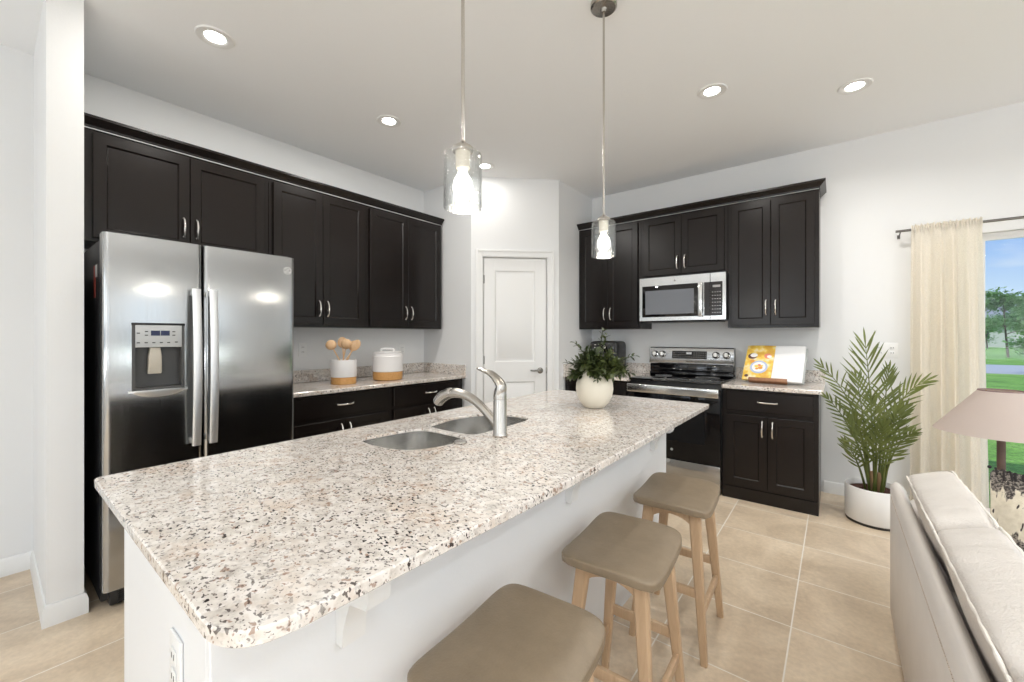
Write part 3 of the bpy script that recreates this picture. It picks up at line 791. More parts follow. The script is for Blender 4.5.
# ================================================================== MICROWAVE
mw = thing('microwave', 'stainless over-the-range microwave under the short wall cabinet', 'microwave', (2.44, -.2, 1.445))
MX0, MX1, MZ0, MZ1 = 2.0575, 2.8220, 1.446, 1.864; MWW = MX1-MX0; FM = FB(MX0)
b = B(FM); b.box(0, MWW, .003, .365, MZ0, MZ1, .002, 1); b.done('case', M['black'], mw, 'black case')
sx = .640-.003
b = B(FM)
r = [(.0, sx, MZ0+.004, MZ1), (.028, .520, 1.492, 1.782)]
b.box(0, sx, .366, .392, MZ0+.004, MZ1, .002, 1)
d_ = b.done('door', M['steel2'], mw, 'stainless door')
b = B(FM); b.box(.030, .538, .3922, .3990, 1.486, 1.784, .003); wf = b.done('window_frame', M['glassblack'], mw, 'black window surround')
b = B(FM); b.box(.062, .505, .3992, .4000, 1.512, 1.738); b.done('window_pane', M['greyglass'], wf, 'grey window pane')
b = B(FM); b.box(.545, .580, .412, .432, 1.480, 1.788, .006, 3); b.box(.550, .575, .390, .415, 1.492, 1.515).box(.550, .575, .390, .415, 1.752, 1.775); b.done('handle', M['steel2'], d_, 'vertical bar handle')
b = B(FM); b.lathe([(.010, 0), (.010, .0012)], (.335, .3922, 1.822), 20, ax=Matrix(((1, 0, 0), (0, 0, 1), (0, -1, 0)))); b.done('emblem', M['grey'], d_, 'small round emblem')
b = B(FM); b.box(sx+.003, MWW, .366, .392, MZ0+.004, MZ1, .002, 1); cp = b.done('control_side', M['steel2'], mw)
b = B(FM); b.box(.590, sx, .3922, .3955, 1.486, 1.784).box(sx+.003, .738, .3922, .3955, 1.486, 1.784); kp = b.done('keypad', plain('brown_black_keypad', (.016, .012, .011), .15), mw, 'dark keypad')
for i in range(7):
    for j in range(4): b = B(FM); b.box(.655+j*.020, .665+j*.020, .3957, .3961, 1.51+i*.030, 1.516+i*.030); b.done('key', M['grey'], kp)
b = B(FM); b.box(.660, .722, .3957, .3961, 1.735, 1.755); b.done('display', M['grey'], kp)
b = B(FM); b.box(.04, MWW-.06, .10, .37, MZ0-.010, MZ0+.0, .003)
b.done('vent_grille', M['black'], mw, 'black underside vent')

# ================================================================== ISLAND
IX0, IX1, IY0, IY1 = 1.943, 2.995, -4.156, -1.745
PXL, PXR, PYN, PYF = 2.060, 2.760, -4.114, -1.790
isl = thing('kitchen_island', 'white panelled kitchen island base under the granite top, with dark doors on the sink side', 'island', (2.41, -2.95, 0))
b = B(); b.box(PXR-.02, PXR, PYN, PYF, 0, .887, .002, 1).box(PXL+.022, PXR-.02, PYN, PYN+.02, 0, .887, .002, 1).box(PXL+.022, PXR-.02, PYF-.02, PYF, 0, .887, .002, 1).box(PXL+.022, PXL+.04, PYN+.02, PYF-.02, .0, .887).box(PXL+.04, PXR-.02, PYN+.02, PYF-.02, .08, .10); b.done('body', M['islandwhite'], isl, 'white panels')
FI = frame((PXL+.022, PYF-.02, 0), (0, -1, 0), (-1, 0, 0)); n_ = 5; w_ = (PYF-PYN-.04)/n_
for k in range(n_):
    b = B(FI); shaker(b, k*w_+.004, (k+1)*w_-.004, .118, .868, .0005, .021); d = b.done('door', M['cab'], isl, 'dark espresso door on the sink side'); pull_v(FI, k*w_+(.04 if k % 2 else w_-.04), .75, .021, d)
for yc in (-3.870, -2.950, -2.040):
    b = B(frame((PXR, yc-.026, 0), (1, 0, 0), (0, 1, 0)))
    b.loft([[(x, n, z) for x, z in ((.0005, .675), (.024, .675), (.028, .715), (.040, .745), (.052, .775), (.108, .785), (.114, .800), (.114, .8875), (.0005, .8875))] for n in (0, .052)])
    b.done('bracket', M['trim'], isl, 'white corbel under the overhang')
# outlines of the two sink bowls as they open in the top
BL = [(2.150, -3.462), (2.230, -3.474), (2.310, -3.468), (2.385, -3.448), (2.430, -3.405), (2.452, -3.345), (2.462, -3.280), (2.455, -3.222), (2.432, -3.192), (2.371, -3.181), (2.285, -3.181), (2.215, -3.186), (2.172, -3.215), (2.150, -3.290), (2.138, -3.390), (2.138, -3.440)]
BR = [(2.165, -3.135), (2.145, -3.080), (2.125, -2.971), (2.135, -2.871), (2.170, -2.790), (2.244, -2.735), (2.346, -2.718), (2.410, -2.740), (2.432, -2.790), (2.438, -2.907), (2.440, -3.049), (2.436, -3.110), (2.415, -3.142), (2.340, -3.150), (2.250, -3.150)]
def ccw(p):
    a = sum(p[i][0]*p[(i+1) % len(p)][1]-p[(i+1) % len(p)][0]*p[i][1] for i in range(len(p))); return p if a > 0 else p[::-1]
def smooth_loop(p, n=3):
    P = [Vector((x, y)) for x, y in p]; out = []; L = len(P)
    for i in range(L):
        a, b_, c, d = P[i-1], P[i], P[(i+1) % L], P[(i+2) % L]
        for k in range(n):
            t = k/n; v = .5*((2*b_)+(c-a)*t+(2*a-5*b_+4*c-d)*t*t+(3*b_-a-3*c+d)*t**3); out.append((v.x, v.y))
    return out
BL, BR = smooth_loop(ccw(BL)), smooth_loop(ccw(BR))
b = B(); CORN = [(v.x, v.y) for v in crom([(2.880, IY0, 0), (2.904, IY0+.003, 0), (2.926, IY0+.011, 0), (2.944, IY0+.024, 0), (2.956, IY0+.040, 0), (2.964, IY0+.062, 0), (2.969, IY0+.10, 0), (2.972, -3.960, 0), (2.977, -3.830, 0), (2.985, -3.650, 0), (2.993, -3.42, 0), (IX1, -3.25, 0)], 4)]
outl = rrect(IX0, IX1, IY0, IY1, (.018, .001, .022, .018), 6)
outl = outl[:7]+CORN+outl[14:]
slab(b, outl, .889, .914, .003, (BL, BR))
top = b.done('island_countertop', M['granite'], origin=(2.47, -2.95, .884)); tag(top, 'large speckled granite island top with rounded near corner and sink cutouts', 'countertop')
# sink
sk = thing('sink', 'double bowl stainless undermount sink set in the granite island top', 'sink', (2.3, -3.1, .70))
for loop in (BL, BR):
    b = B(); rings = []
    for d, z in ((.0008, .905), (.003, .9052), (.0035, .882), (.010, .800), (.026, .752), (.055, .735), (.10, .731)):
        lp = inset(loop, d) if d < .09 else [(sum(p[0] for p in loop)/len(loop)+(x-sum(p[0] for p in loop)/len(loop))*.16, sum(p[1] for p in loop)/len(loop)+(y-sum(p[1] for p in loop)/len(loop))*.16) for x, y in loop]
        rings.append([(x, y, z) for x, y in lp])
    b.loft(rings, True, (False, True)); bo = b.done('bowl', M['sinksteel'], sk, angle=60)
    cx, cy = sum(p[0] for p in loop)/len(loop), sum(p[1] for p in loop)/len(loop)
    b = B(); b.lathe([(.045, .7325), (.045, .736), (.036, .735), (.034, .733)], (cx, cy, 0), 28); b.done('drain', M['nickel'], bo)
# faucet
fc = thing('faucet', 'brushed nickel single-lever faucet with pull-out spout behind the sink', 'faucet', (2.530, -3.09, .914))
fx, fy = 2.530, -3.09
b = B(); b.lathe([(.029, .9145), (.030, .920), (.027, .926), (.0265, 1.050), (.025, 1.060)], (fx, fy, 0), 28); b.done('body', M['nickel'], fc)
b = B(); pts = crom([(fx-.004, fy, .948), (2.500, fy, .968), (2.466, fy, .994), (2.428, fy, 1.022), (2.384, fy, 1.045), (2.335, fy, 1.060), (2.285, fy, 1.064), (2.240, fy, 1.057)])
m_ = len(pts); b.tube(pts, [.021-.0035*math.sin(PI*min(1, i/(m_-1)*1.15)) for i in range(m_)], 16); b.done('spout', M['nickel'], fc)
b = B(); pts = crom([(2.262, fy, 1.0615), (2.240, fy, 1.058), (2.210, fy, 1.046), (2.185, fy, 1.030), (2.166, fy, 1.010)]); m_ = len(pts)
b.tube(pts, [.0195, .021]+[.022+.003*math.sin(PI*i/m_) for i in range(m_-3)]+[.0185], 16); sh = b.done('spray_head', M['nickel'], fc)
b = B(); b.tube([(2.1675, fy, 1.0115), (2.163, fy, 1.006)], .015, 14); b.done('nozzle', M['grey'], sh)
b = B(); b.lathe([(.0262, 1.0605), (.0262, 1.075), (.024, 1.092), (.019, 1.104), (.010, 1.110)], (fx, fy, 0), 24)
pts = crom([(fx, fy, 1.078), (fx+.006, fy, 1.110), (2.512, fy, 1.138), (2.482, fy, 1.158), (2.445, fy, 1.168), (2.408, fy, 1.176)]); m_ = len(pts)
b.tube(pts, [.023*(1-i/(m_-1))**.8+.0055 for i in range(m_)], 12, flat=.75, up=(1, 0, 0)); b.done('lever', M['nickel'], fc)
b = B(); b.lathe([(.024, 0), (.025, .003), (.022, .008), (.012, .0085)], (2.483, -3.262, .9145), 28); o = b.done('sink_hole_cover', M['nickel'], origin=(2.483, -3.262, .9145)); tag(o, 'small round nickel cover on the granite in front of the left sink bowl', 'hole cover')

# outlets
def outlet(label, xf, z, gangs=1, group='white outlet plates'):
    w = .070*gangs+.0*gangs; t = thing('outlet', label, 'outlet', xf @ Vector((0, 0, z)), group)
    b = B(xf); b.box(-w/2, w/2, .0005, .006, z-.058, z+.058, .002); b.done('cover_plate', M['white_pl'], t)
    for g in range(gangs):
        x = -w/2+.035+g*.070
        for dz in (-.020, .020):
            b = B(xf); b.prism([(x+p, z+dz+q) for p, q in rrect(-.017, .017, -.014, .014, .010, 4)], 0, .0022) if False else b.box(x-.016, x+.016, .006, .0085, z+dz-.014, z+dz+.014, .002)
            s_ = b.done('socket', M['white_pl'], t)
            b = B(xf); b.box(x-.008, x-.005, .0086, .0090, z+dz-.004, z+dz+.006).box(x+.005, x+.008, .0086, .0090, z+dz-.004, z+dz+.006); b.done('slots', M['ink'], s_)
    return t
outlet('white outlet plate on the left wall left of the utensil crock', FL(-2.675), 1.190)
outlet('white outlet plate on the left wall just right of the lidded canister', FL(-1.650), 1.165)
outlet('white double outlet plate on the back wall behind the palm tip', FB(3.878), 1.195, 2)
outlet('white outlet plate on the near white end of the island', frame((2.580, PYN, 0), (1, 0, 0), (0, -1, 0)), .680)

# ================================================================== CEILING LIGHTS
can0 = None
CANS = [((.977, -3.588), 'recessed ceiling light above the refrigerator, nearest on the left'), ((.973, -2.50), 'recessed ceiling light over the left counter, middle of the left row'),
        ((.989, -1.458), 'recessed ceiling light in front of the pantry door, beside the near pendant'), ((2.939, -1.435), 'recessed ceiling light nearest the tall right cabinets, in front of the range'), ((3.666, -.933), 'recessed ceiling light farthest right, above the palm')]
for (x, y), lb in CANS:
    loc = (x, y, ZC)
    if can0 is None:
        can0 = thing('recessed_light', lb, 'ceiling light', loc, 'recessed ceiling lights')
        b = B(); b.lathe([(.047, -.002), (.062, -.008), (.084, -.007), (.089, -.0005), (.047, -.0005)], loc, 36, (False, False)); b.done('trim_ring', M['trim'], can0)
        b = B(); b.lathe([(.0465, -.0008), (.0465, -.003)], loc, 32); b.done('lens', M['lens'], can0, 'glowing lens')
    else: copy_thing(can0, loc, lb)
    light('downlight', 'AREA', (x, y, ZC-.012), 9.5 if x > 2 else (2.2 if y > -2 else 10.5), (1, .97, .92), shape='DISK', size=.11, spread=math.radians(150 if x > 2 else 180))

# unseen cans added over the great room to light the kitchen evenly
for x in (4.3, 5.9, 7.4):
    for y in (-5.2, -6.4, -7.6):
        copy_thing(can0, (x, y, ZC), 'added unseen recessed ceiling light over the great room behind the camera')
        light('downlight', 'AREA', (x, y, ZC-.012), 13, (.92, .965, 1), shape='DISK', size=.11, spread=math.radians(160))
for x, y in ((5.4, -3.4), (7.2, -3.4), (5.4, -1.6), (7.2, -1.6)):  # more out-of-view cans added as fill beside the camera
    copy_thing(can0, (x, y, ZC), 'added unseen recessed ceiling light over the sofa end of the room')
    light('downlight', 'AREA', (x, y, ZC-.012), 13, (.92, .965, 1), shape='DISK', size=.11, spread=math.radians(160))

# ================================================================== PENDANTS
def pendant(y, label):
    x = 2.70; zb, zt = 1.686, 1.856
    t = thing('pendant_light', label, 'pendant light', (x, y, ZC), 'glass pendant lights over the island')
    b = B(); b.lathe([(.062, ZC-.001), (.062, ZC-.022), (.055, ZC-.028), (.016, ZC-.030), (.012, ZC-.045)], (x, y, 0), 32); b.done('canopy', M['nickel'], t)
    b = B(); b.tube([(x, y, ZC-.04), (x, y, zt+.02)], .0052, 10); b.done('rod', M['nickel'], t)
    b = B(); b.lathe([(.007, zt+.030), (.012, zt+.024), (.030, zt+.012), (.032, zt+.002), (.030, zt-.002)], (x, y, 0), 28); b.done('cap', M['nickel'], t)
    b = B(); b.lathe([(.022, zt-.002), (.021, zt-.050), (.017, zt-.053)], (x, y, 0), 20); sk_ = b.done('socket', M['cream_pl'], t)
    b = B(); b.lathe([(.012, zt-.053), (.014, zt-.065), (.026, zt-.085), (.030, zt-.105), (.027, zt-.125), (.014, zt-.138), (.002, zt-.140)], (x, y, 0), 24); b.done('bulb', M['bulb'], t, 'lit bulb')
    b = B(); b.lathe([(.030, zt), (.048, zt-.002), (.0555, zt-.010), (.0565, zt-.02), (.0565, zb+.002), (.0555, zb), (.0535, zb), (.0530, zb+.003), (.0530, zt-.018), (.052, zt-.012), (.046, zt-.006), (.030, zt-.004)], (x, y, 0), 48, (False, False)); b.done('glass_shade', M['seeded'], t, 'seeded clear glass cylinder')
    light('pendant_bulb_light', 'POINT', (x, y, zt-.158), 2.2, (1, .92, .80), shadow_soft_size=.03)
pendant(-3.467, 'clear seeded glass pendant hanging over the sink half of the island, nearest')
pendant(-2.522, 'clear seeded glass pendant over the vase end of the island, farther')

# ================================================================== COUNTER ITEMS
# vase and greenery
vx, vy = 2.520, -2.262
b = B(); b.lathe([(r*.90, z) for r, z in [(.052, .9145), (.060, .917), (.088, .945), (.106, .980), (.113, 1.015), (.110, 1.050), (.096, 1.082), (.072, 1.104), (.058, 1.113), (.053, 1.118), (.048, 1.113), (.050, 1.105), (.085, 1.075), (.098, 1.03), (.09, .96), (.05, .93)]], (vx, vy, 0), 40)
o = b.done('vase', M['vase'], origin=(vx, vy, .9145)); tag(o, 'round cream ceramic vase on the far end of the island top', 'vase')
bq = thing('greenery_bouquet', 'bouquet of dark green leafy sprigs standing in the round cream vase', 'greenery', (vx, vy, .98))
CR = Vector((math.cos(.6649), math.sin(.6649), 0)); CF = Vector((-math.sin(.6649), math.cos(.6649), 0)); UPV = Vector((0, 0, 1))
def leaf(b, p, d, nrm, L, w, curl=.15, seg=4):
    d = d.normalized(); s = d.cross(nrm)
    if s.length < 1e-4: s = d.cross(Vector((1, 0, 0)))
    s.normalize(); nn = s.cross(d); rows = []
    for i in range(seg+1):
        t = i/seg; ww = w*math.sin(PI*min(1, t*.93+.05))**.8
        c = p+d*L*t-nn*curl*L*t*t
        if i == seg: rows.append([b.V(c)])
        else: rows.append([b.V(c-s*ww/2+nn*ww*.15), b.V(c), b.V(c+s*ww/2+nn*ww*.15)])
    for r, q in zip(rows, rows[1:]):
        if len(q) == 3:
            b.face([r[0], r[1], q[1], q[0]]); b.face([r[1], r[2], q[2], q[1]])
        else: b.face([r[0], r[1], q[0]]); b.face([r[1], r[2], q[0]])
rnd = random.Random(11)
neck = Vector((vx, vy, 1.105))+CR*.016; tips = []
for i in range(36):
    a = 2*PI*i/36*1.0+rnd.uniform(-.15, .15); ring = i % 3
    rr = (.155, .12, .07)[ring]*rnd.uniform(.85, 1.12); hh = (.010, .060, .090)[ring]+rnd.uniform(-.025, .02)
    tips.append(neck+Vector((rr*math.cos(a), rr*math.sin(a), hh)))
extra = [neck+CR*.030+UPV*.235, neck+CR*.045-CF*.02+UPV*.205, neck+CR*.205+UPV*.095, neck-CR*.125+UPV*.165, neck-CR*.175+UPV*.055, neck+CR*.18-CF*.03+UPV*.00, neck-CR*.03-CF*.14-UPV*.025]
for i, tp in enumerate(tips+extra):
    sparse = i >= len(tips)
    base_ = neck+Vector((rnd.uniform(-.02, .02), rnd.uniform(-.02, .02), -.06))
    mid = (base_+tp)/2+Vector((0, 0, .05)); pts = bez(base_, mid, tp, 8)
    b = B(); b.tube(pts, [.0022]*9, 5)
    n_l = (9 if sparse else 24)
    for k in range(n_l):
        t = .42+.58*k/(n_l-1) if not sparse else .55+.45*k/(n_l-1)
        j = min(int(t*8), 7); p = pts[j].lerp(pts[j+1], t*8-j); T = (pts[j+1]-pts[j]).normalized()
        ang = k*2.4+rnd.uniform(-.4, .4); S = T.cross(Vector((.3, .2, 1))).normalized(); S2 = T.cross(S)
        d = T*.75+(S*math.cos(ang)+S2*math.sin(ang))*.85+Vector((0, 0, -.12 if not sparse else .1))
        leaf(b, p, d, Vector((rnd.uniform(-.4, .4), rnd.uniform(-.4, .4), 1)).normalized(), rnd.uniform(.034, .054)*(.7 if sparse else 1), rnd.uniform(.015, .023)*(.8 if sparse else 1), rnd.uniform(.0, .35))
    b.done('sprig', M['leaf'], bq, angle=60)

# utensil crock and spoons
kx, ky = .375, -2.515
t = thing('utensil_crock', 'white utensil crock with tan cork base full of wooden spoons', 'crock', (kx, ky, .9145)); rk = .100
b = B(); b.lathe([(rk*.97, .972), (rk, .978), (rk, 1.105), (rk*.985, 1.112), (rk*.94, 1.110), (rk*.92, 1.10), (rk*.92, .976)], (kx, ky, 0), 40); b.done('bowl', M['crock'], t)
b = B(); b.lathe([(rk*.94, .9148), (rk*.97, .918), (rk*.97, .9715)], (kx, ky, 0), 40); b.done('base', M['cork'], t, 'tan cork base')
def spoon(base_, tip, kind, label, tilt):
    base_, tip = Vector(base_), Vector(tip); d = (tip-base_).normalized(); L = (tip-base_).length
    b = B(); b.tube([base_, base_+d*L*.5, base_+d*(L-.05)], [.0065, .0055, .0055], 8)
    n_ = tilt.normalized(); s_ = d.cross(n_).normalized(); c = tip-d*.022
    R_ = []
    w, h, th = (.038, .046, .008) if kind == 'spoon' else ((.034, .050, .005) if kind == 'flat' else (.043, .042, .022))
    for i in range(9):
        a = -PI/2+PI*i/8; rr = max(math.cos(a), .02)
        R_.append([c+d*h*math.sin(a)+s_*w*rr*math.cos(q)+n_*th*rr*math.sin(q)+n_*(-.010*math.cos(a) if kind == 'spoon' else 0) for q in [2*PI*k/12 for k in range(12)]])
    b.loft(R_)
    o = b.done('wooden_spoon' if kind != 'flat' else 'wooden_spatula', M['spoonwood'], origin=base_); tag(o, label, 'utensil', 'wooden utensils in the crock')
vdir = Vector((.87, -.48, .1))
def kp_(r, z, f=0): return Vector((kx, ky, z))+CR*r+CF*f
spoon(kp_(.035, .985), kp_(-.115, 1.252), 'ladle', 'wooden round-headed spoon leaning far left in the white crock', vdir)
spoon(kp_(.0, .985, .02), kp_(-.020, 1.275, .02), 'spoon', 'pale wooden spoon upright in the middle of the white crock', vdir)
spoon(kp_(-.02, .985, -.03), kp_(.035, 1.262, -.02), 'ladle', 'wooden spoon just right of the upright one in the white crock', vdir)
spoon(kp_(-.03, .985, .03), kp_(.075, 1.245, .04), 'spoon', 'reddish wooden spoon second from the right in the white crock', vdir)
spoon(kp_(-.045, .985, -.045), kp_(.125, 1.250, -.035), 'flat', 'wooden spatula leaning far right in the white crock', vdir)
# canister
cx, cy = .390, -2.100; rc = .131
t = thing('canister', 'white lidded ribbed canister with tan cork base beside the crock', 'canister', (cx, cy, .9145))
prof = [(rc*.97, .990)]
for i in range(12): z = .994+i*.0125; prof += [(rc*(1.0 if z < 1.12 else .97), z), (rc*(1.008 if z < 1.12 else .975), z+.006)]
prof += [(rc*.95, 1.150), (rc*.90, 1.155)]
b = B(); b.lathe(prof, (cx, cy, 0), 44); b.done('jar', M['crock'], t)
b = B(); b.lathe([(rc*.88, .9148), (rc*.96, .922), (rc*.99, .955), (rc*.985, .9895)], (cx, cy, 0), 44); b.done('base', M['cork'], t, 'tan cork base')
b = B(); b.lathe([(rc*.93, 1.1555), (rc*.94, 1.163), (rc*.80, 1.168), (.02, 1.170)], (cx, cy, 0), 44); ld = b.done('lid', M['crock'], t)
b = B(); b.tube(crom([Vector((cx, cy, 1.168))-CR*.058, Vector((cx, cy, 1.186))-CR*.056, Vector((cx, cy, 1.192))-CR*.03, Vector((cx, cy, 1.193)), Vector((cx, cy, 1.192))+CR*.03, Vector((cx, cy, 1.186))+CR*.056, Vector((cx, cy, 1.168))+CR*.058]), .0085, 10); b.done('lid_handle', M['crock'], ld)

# air fryer
t = thing('air_fryer', 'black air fryer on the counter behind the vase greenery', 'air fryer', (1.63, -.20, .9145))
b = B(); b.puff((1.635, -.195, 1.085), (.160, .135, .168), 9, 14); b.done('body', M['black'], t, angle=70)
b = B(); b.box(1.500, 1.770, -.336, -.322, 1.135, 1.225, .006); pn = b.done('control_panel', M['glassblack'], t)
b = B(); A = Matrix(((1, 0, 0), (0, 0, 1), (0, -1, 0))); b.lathe([(.017, 0), (.017, .008), (.012, .010)], (1.660, -.337, 1.190), 20, ax=A); b.done('dial', M['satin'], pn, 'small silver dial')
b = B()
for x, z, w in ((1.545, 1.180, .012), (1.575, 1.180, .012), (1.545, 1.210, .02), (1.590, 1.215, .03), (1.62, 1.20, .008)): b.box(x, x+w, -.3372, -.3364, z, z+.006)
b.done('panel_print', M['white_pl'], pn)
b = B(); b.box(1.52, 1.75, -.336, -.323, .945, 1.115, .01); b.done('basket_front', M['darkgrey'], t)
b = B(); b.box(1.610, 1.660, -.385, -.336, 1.02, 1.06, .008); b.done('basket_handle', M['black'], t)

# cookbook and its stand
t = thing('book_stand', 'grey tilted cookbook stand with brown wooden ledge on the right counter', 'book stand', (3.18, -.28, .9145))
tilt = math.radians(36); yw = math.radians(-5.5); RY = Matrix.Rotation(yw, 3, 'Z')
rt_ = RY @ Vector((1, 0, 0)); up_ = RY @ Vector((0, math.sin(tilt), math.cos(tilt))); bn = RY @ Vector((0, -math.cos(tilt), math.sin(tilt)))
P0 = Vector((2.938, -.345, .941))
BX = Matrix(((rt_.x, bn.x, up_.x, P0.x), (rt_.y, bn.y, up_.y, P0.y), (rt_.z, bn.z, up_.z, P0.z), (0, 0, 0, 1)))   # x right, n out of page, z up the page
BW, BH = .425, .340
b = B(BX); b.box(.014, BW+.010, -.034, -.012, -.004, BH-.004, .003); b.done('back_board', M['board'], t)
b = B(BX); b.box(.055, BW-.095, -.010, .030, -.026, -.009, .003).box(.055, BW-.095, .026, .034, -.026, .004, .002); b.done('ledge', M['ledge'], t, 'brown wooden ledge')
b = B(); b.bar((3.17, -.09, .921), (3.17, -.205, 1.115), (.010, .10), up=(1, 0, 0)); b.done('strut', M['board'], t)
t = thing('cookbook', 'open cookbook showing a yellow food picture page and a white recipe page', 'book', tuple(BX @ Vector((BW/2, 0, 0))))
b = B(BX)
def page(b, xa, xb, th):
    rings = []
    for i in range(11):
        s = i/10; x = xa+(xb-xa)*s; g = abs(x-BW/2)/(BW/2); n = .004+th*math.sin(PI*min(1, .12+g*.80))**.7
        rings.append([(x, -.010, -.006), (x, n, -.006), (x, n, BH), (x, -.010, BH)])
    b.loft(rings)
def pn_(x):
    g = abs(x-BW/2)/(BW/2); return .004+.010*math.sin(PI*min(1, .12+g*.80))**.7
page(b, .0, BW/2-.001, .010); lp = b.done('left_page', M['yellow'], t, 'yellow food picture page')
b = B(BX); page(b, BW/2+.001, BW, .010); rp = b.done('right_page', M['paper'], t, 'white text page')
def disc(x, z, rx, rz, d, name, mat, par):
    b = B(BX); n = pn_(x)+.0012
    b.loft([[(x+rx*math.cos(a), pn_(x+rx*math.cos(a))+q, z+rz*math.sin(a)) for a in [2*PI*i/22 for i in range(22)]] for q in (d, d+.0005)]); return b.done(name, mat, par)
disc(.112, .118, .066, .064, .0006, 'picture_plate', M['pblue'], lp); disc(.112, .118, .050, .048, .0013, 'picture_plate_well', M['pwhite'], lp)
for x, z, r, m_ in ((.095, .125, .016, 'pyel'), (.125, .110, .018, 'porange'), (.115, .135, .013, 'pred'), (.10, .10, .012, 'porange'), (.135, .130, .010, 'pyel')): disc(x, z, r, r*.8, .0020, 'picture_food', M[m_], lp)
disc(.052, .228, .036, .030, .0006, 'picture_bowl', M['pbrown'], lp); disc(.062, .236, .028, .020, .0013, 'picture_cream', M['pwhite'], lp)
disc(.165, .232, .026, .026, .0006, 'picture_tomato', M['pred'], lp); disc(.178, .226, .017, .014, .0013, 'picture_garnish', M['pwhite'], lp)
disc(.030, .030, .015, .014, .0006, 'picture_cup', M['pbrown'], lp); disc(.055, .175, .020, .018, .0006, 'picture_fruit', M['porange'], lp)
b = B(BX)
for i in range(12):
    z = .255-i*.018; x0 = BW/2+.030; x1 = BW-.030-(.05 if i % 4 == 3 else 0)
    n_ = 8
    b.loft([[(x0+(x1-x0)*k/n_, pn_(x0+(x1-x0)*k/n_)+.0006, z+q) for q in (0, .0022)] + [(x0+(x1-x0)*k/n_, pn_(x0+(x1-x0)*k/n_)+.0002, z+.0022), (x0+(x1-x0)*k/n_, pn_(x0+(x1-x0)*k/n_)+.0002, z)] for k in range(n_+1)])
b.done('text_lines', plain('faint_print', (.72, .73, .76), .6), rp)

# ================================================================== STOOLS
SZ = .612
st = thing('counter_stool', 'x', 'stool', (0, 0, 0), 'counter stools along the island')
def seat_def(q):
    z = q.z+.010*(q.y/.185)**2-.010*max(0, q.x/.155)**3
    c_, s_ = math.cos(.045), math.sin(.045); return Vector((q.x*c_-q.y*s_, q.x*s_+q.y*c_, z))
b = B(); b.puff((0, 0, SZ-.0195), (.157, .204, .0165), 7, 22, deform=seat_def); sp = b.done('seat', M['taupe'], st, 'taupe leather saddle seat', 80)
b = B(); n_ = 40
def seam(z, k=.985):
    out = []
    for i in range(n_+1):
        a = 2*PI*i/n_; c, s_ = math.cos(a), math.sin(a); r_ = 1/((abs(c)**7+abs(s_)**7)**(1/7))
        q = seat_def(Vector((c*r_*.157*k, s_*r_*.204*k, 0))); out.append(q+Vector((0, 0, z)))
    return out
b.tube(seam(SZ-.031), .0028, 6); b.done('seat_welt', M['taupe'], sp)
top_, foot = {}, {}
for sx in (-1, 1):
    for sy in (-1, 1):
        top_[sx, sy] = Vector((.100 if sx > 0 else -.086, sy*.128, SZ-.038)); foot[sx, sy] = Vector((sx*.146, sy*.178, .0))
def at(sx, sy, z): a, c = foot[sx, sy], top_[sx, sy]; return a.lerp(c, z/c.z)
for sx in (-1, 1):
    for sy in (-1, 1):
        b = B(); a, m_, c = foot[sx, sy], at(sx, sy, .40), top_[sx, sy]
        def ring(p, w, h): return [p+Vector((i*w/2, j*h/2, 0)) for i, j in ((-1, -.6), (-.7, -1), (.7, -1), (1, -.6), (1, .6), (.7, 1), (-.7, 1), (-1, .6))]
        b.loft([ring(a, .026, .026), ring(a+(m_-a)*.5, .033, .027), ring(m_, .040, .028), ring(c, .046, .030)])
        b.done('leg', M['stoolwood'], st)
for sy in (-1, 1):                      # curved aprons joining front and back legs
    b = B(); rings = []
    for i in range(13):
        s = -1+2*i/12; y = sy*.130; x = .007+.088*s; zt = SZ-.038-.004*(1-s*s); zb = SZ-.100+.042*(1-s**2)**.7
        rings.append([(x, y-.010, zb), (x, y+.010, zb), (x, y+.010, zt), (x, y-.010, zt)])
    b.loft(rings); b.done('apron', M['stoolwood'], st)
    b = B(); p, q = at(-1, sy, .262), at(1, sy, .262); b.bar(p, q, (.016, .036), bev=.003); b.done('stretcher', M['stoolwood'], st)
for sx in (-1, 1):
    b = B(); b.bar(at(sx, -1, .185), at(sx, 1, .185), (.018, .034), bev=.003); b.done('footrest', M['stoolwood'], st)
    b = B(); b.bar((.007+sx*.085, -.122, SZ-.055), (.007+sx*.085, .122, SZ-.055), (.016, .030), bev=.002); b.done('seat_rail', M['stoolwood'], st)
SX = 3.003; st.rotation_euler = (0, 0, math.radians(2))
st.location = (SX+.004, -2.406, 0); st['label'] = 'taupe leather counter stool with oak legs nearest the range'
copy_thing(st, (SX+.004, -3.006, 0), 'taupe leather counter stool with oak legs in the middle of the row of three')
copy_thing(st, (SX, -3.610, 0), 'nearest taupe leather counter stool, cut off by the bottom edge of the photo')

# ================================================================== PALM
px, py = 3.785, -.468
pt = thing('potted_palm', 'green palm in a white cylinder pot on the tile floor beside the back wall', 'potted plant', (px, py, 0))
b = B(); b.lathe([(.158, 0), (.160, .012), (.158, .016)], (px, py, 0), 48); b.done('pot_base', M['potbase'], pt, 'dark base plate')
b = B(); b.lathe([(.150, .0165), (.160, .018), (.165, .026), (.165, .246), (.162, .251), (.157, .251), (.154, .246), (.150, .19), (.149, .05)], (px, py, 0), 48); b.done('pot', M['potwhite'], pt, 'white cylinder pot')
b = B(); rings = []
rn = random.Random(3)
for k in range(9):
    r = .1485*k/8+.0008; rings.append([(px+r*math.cos(a), py+r*math.sin(a), .215+rn.uniform(-.008, .008) if 0 < k < 8 else .215) for a in [2*PI*i/30 for i in range(30)]])
b.loft(rings); b.done('soil', M['soil'], pt, 'reddish bark mulch')
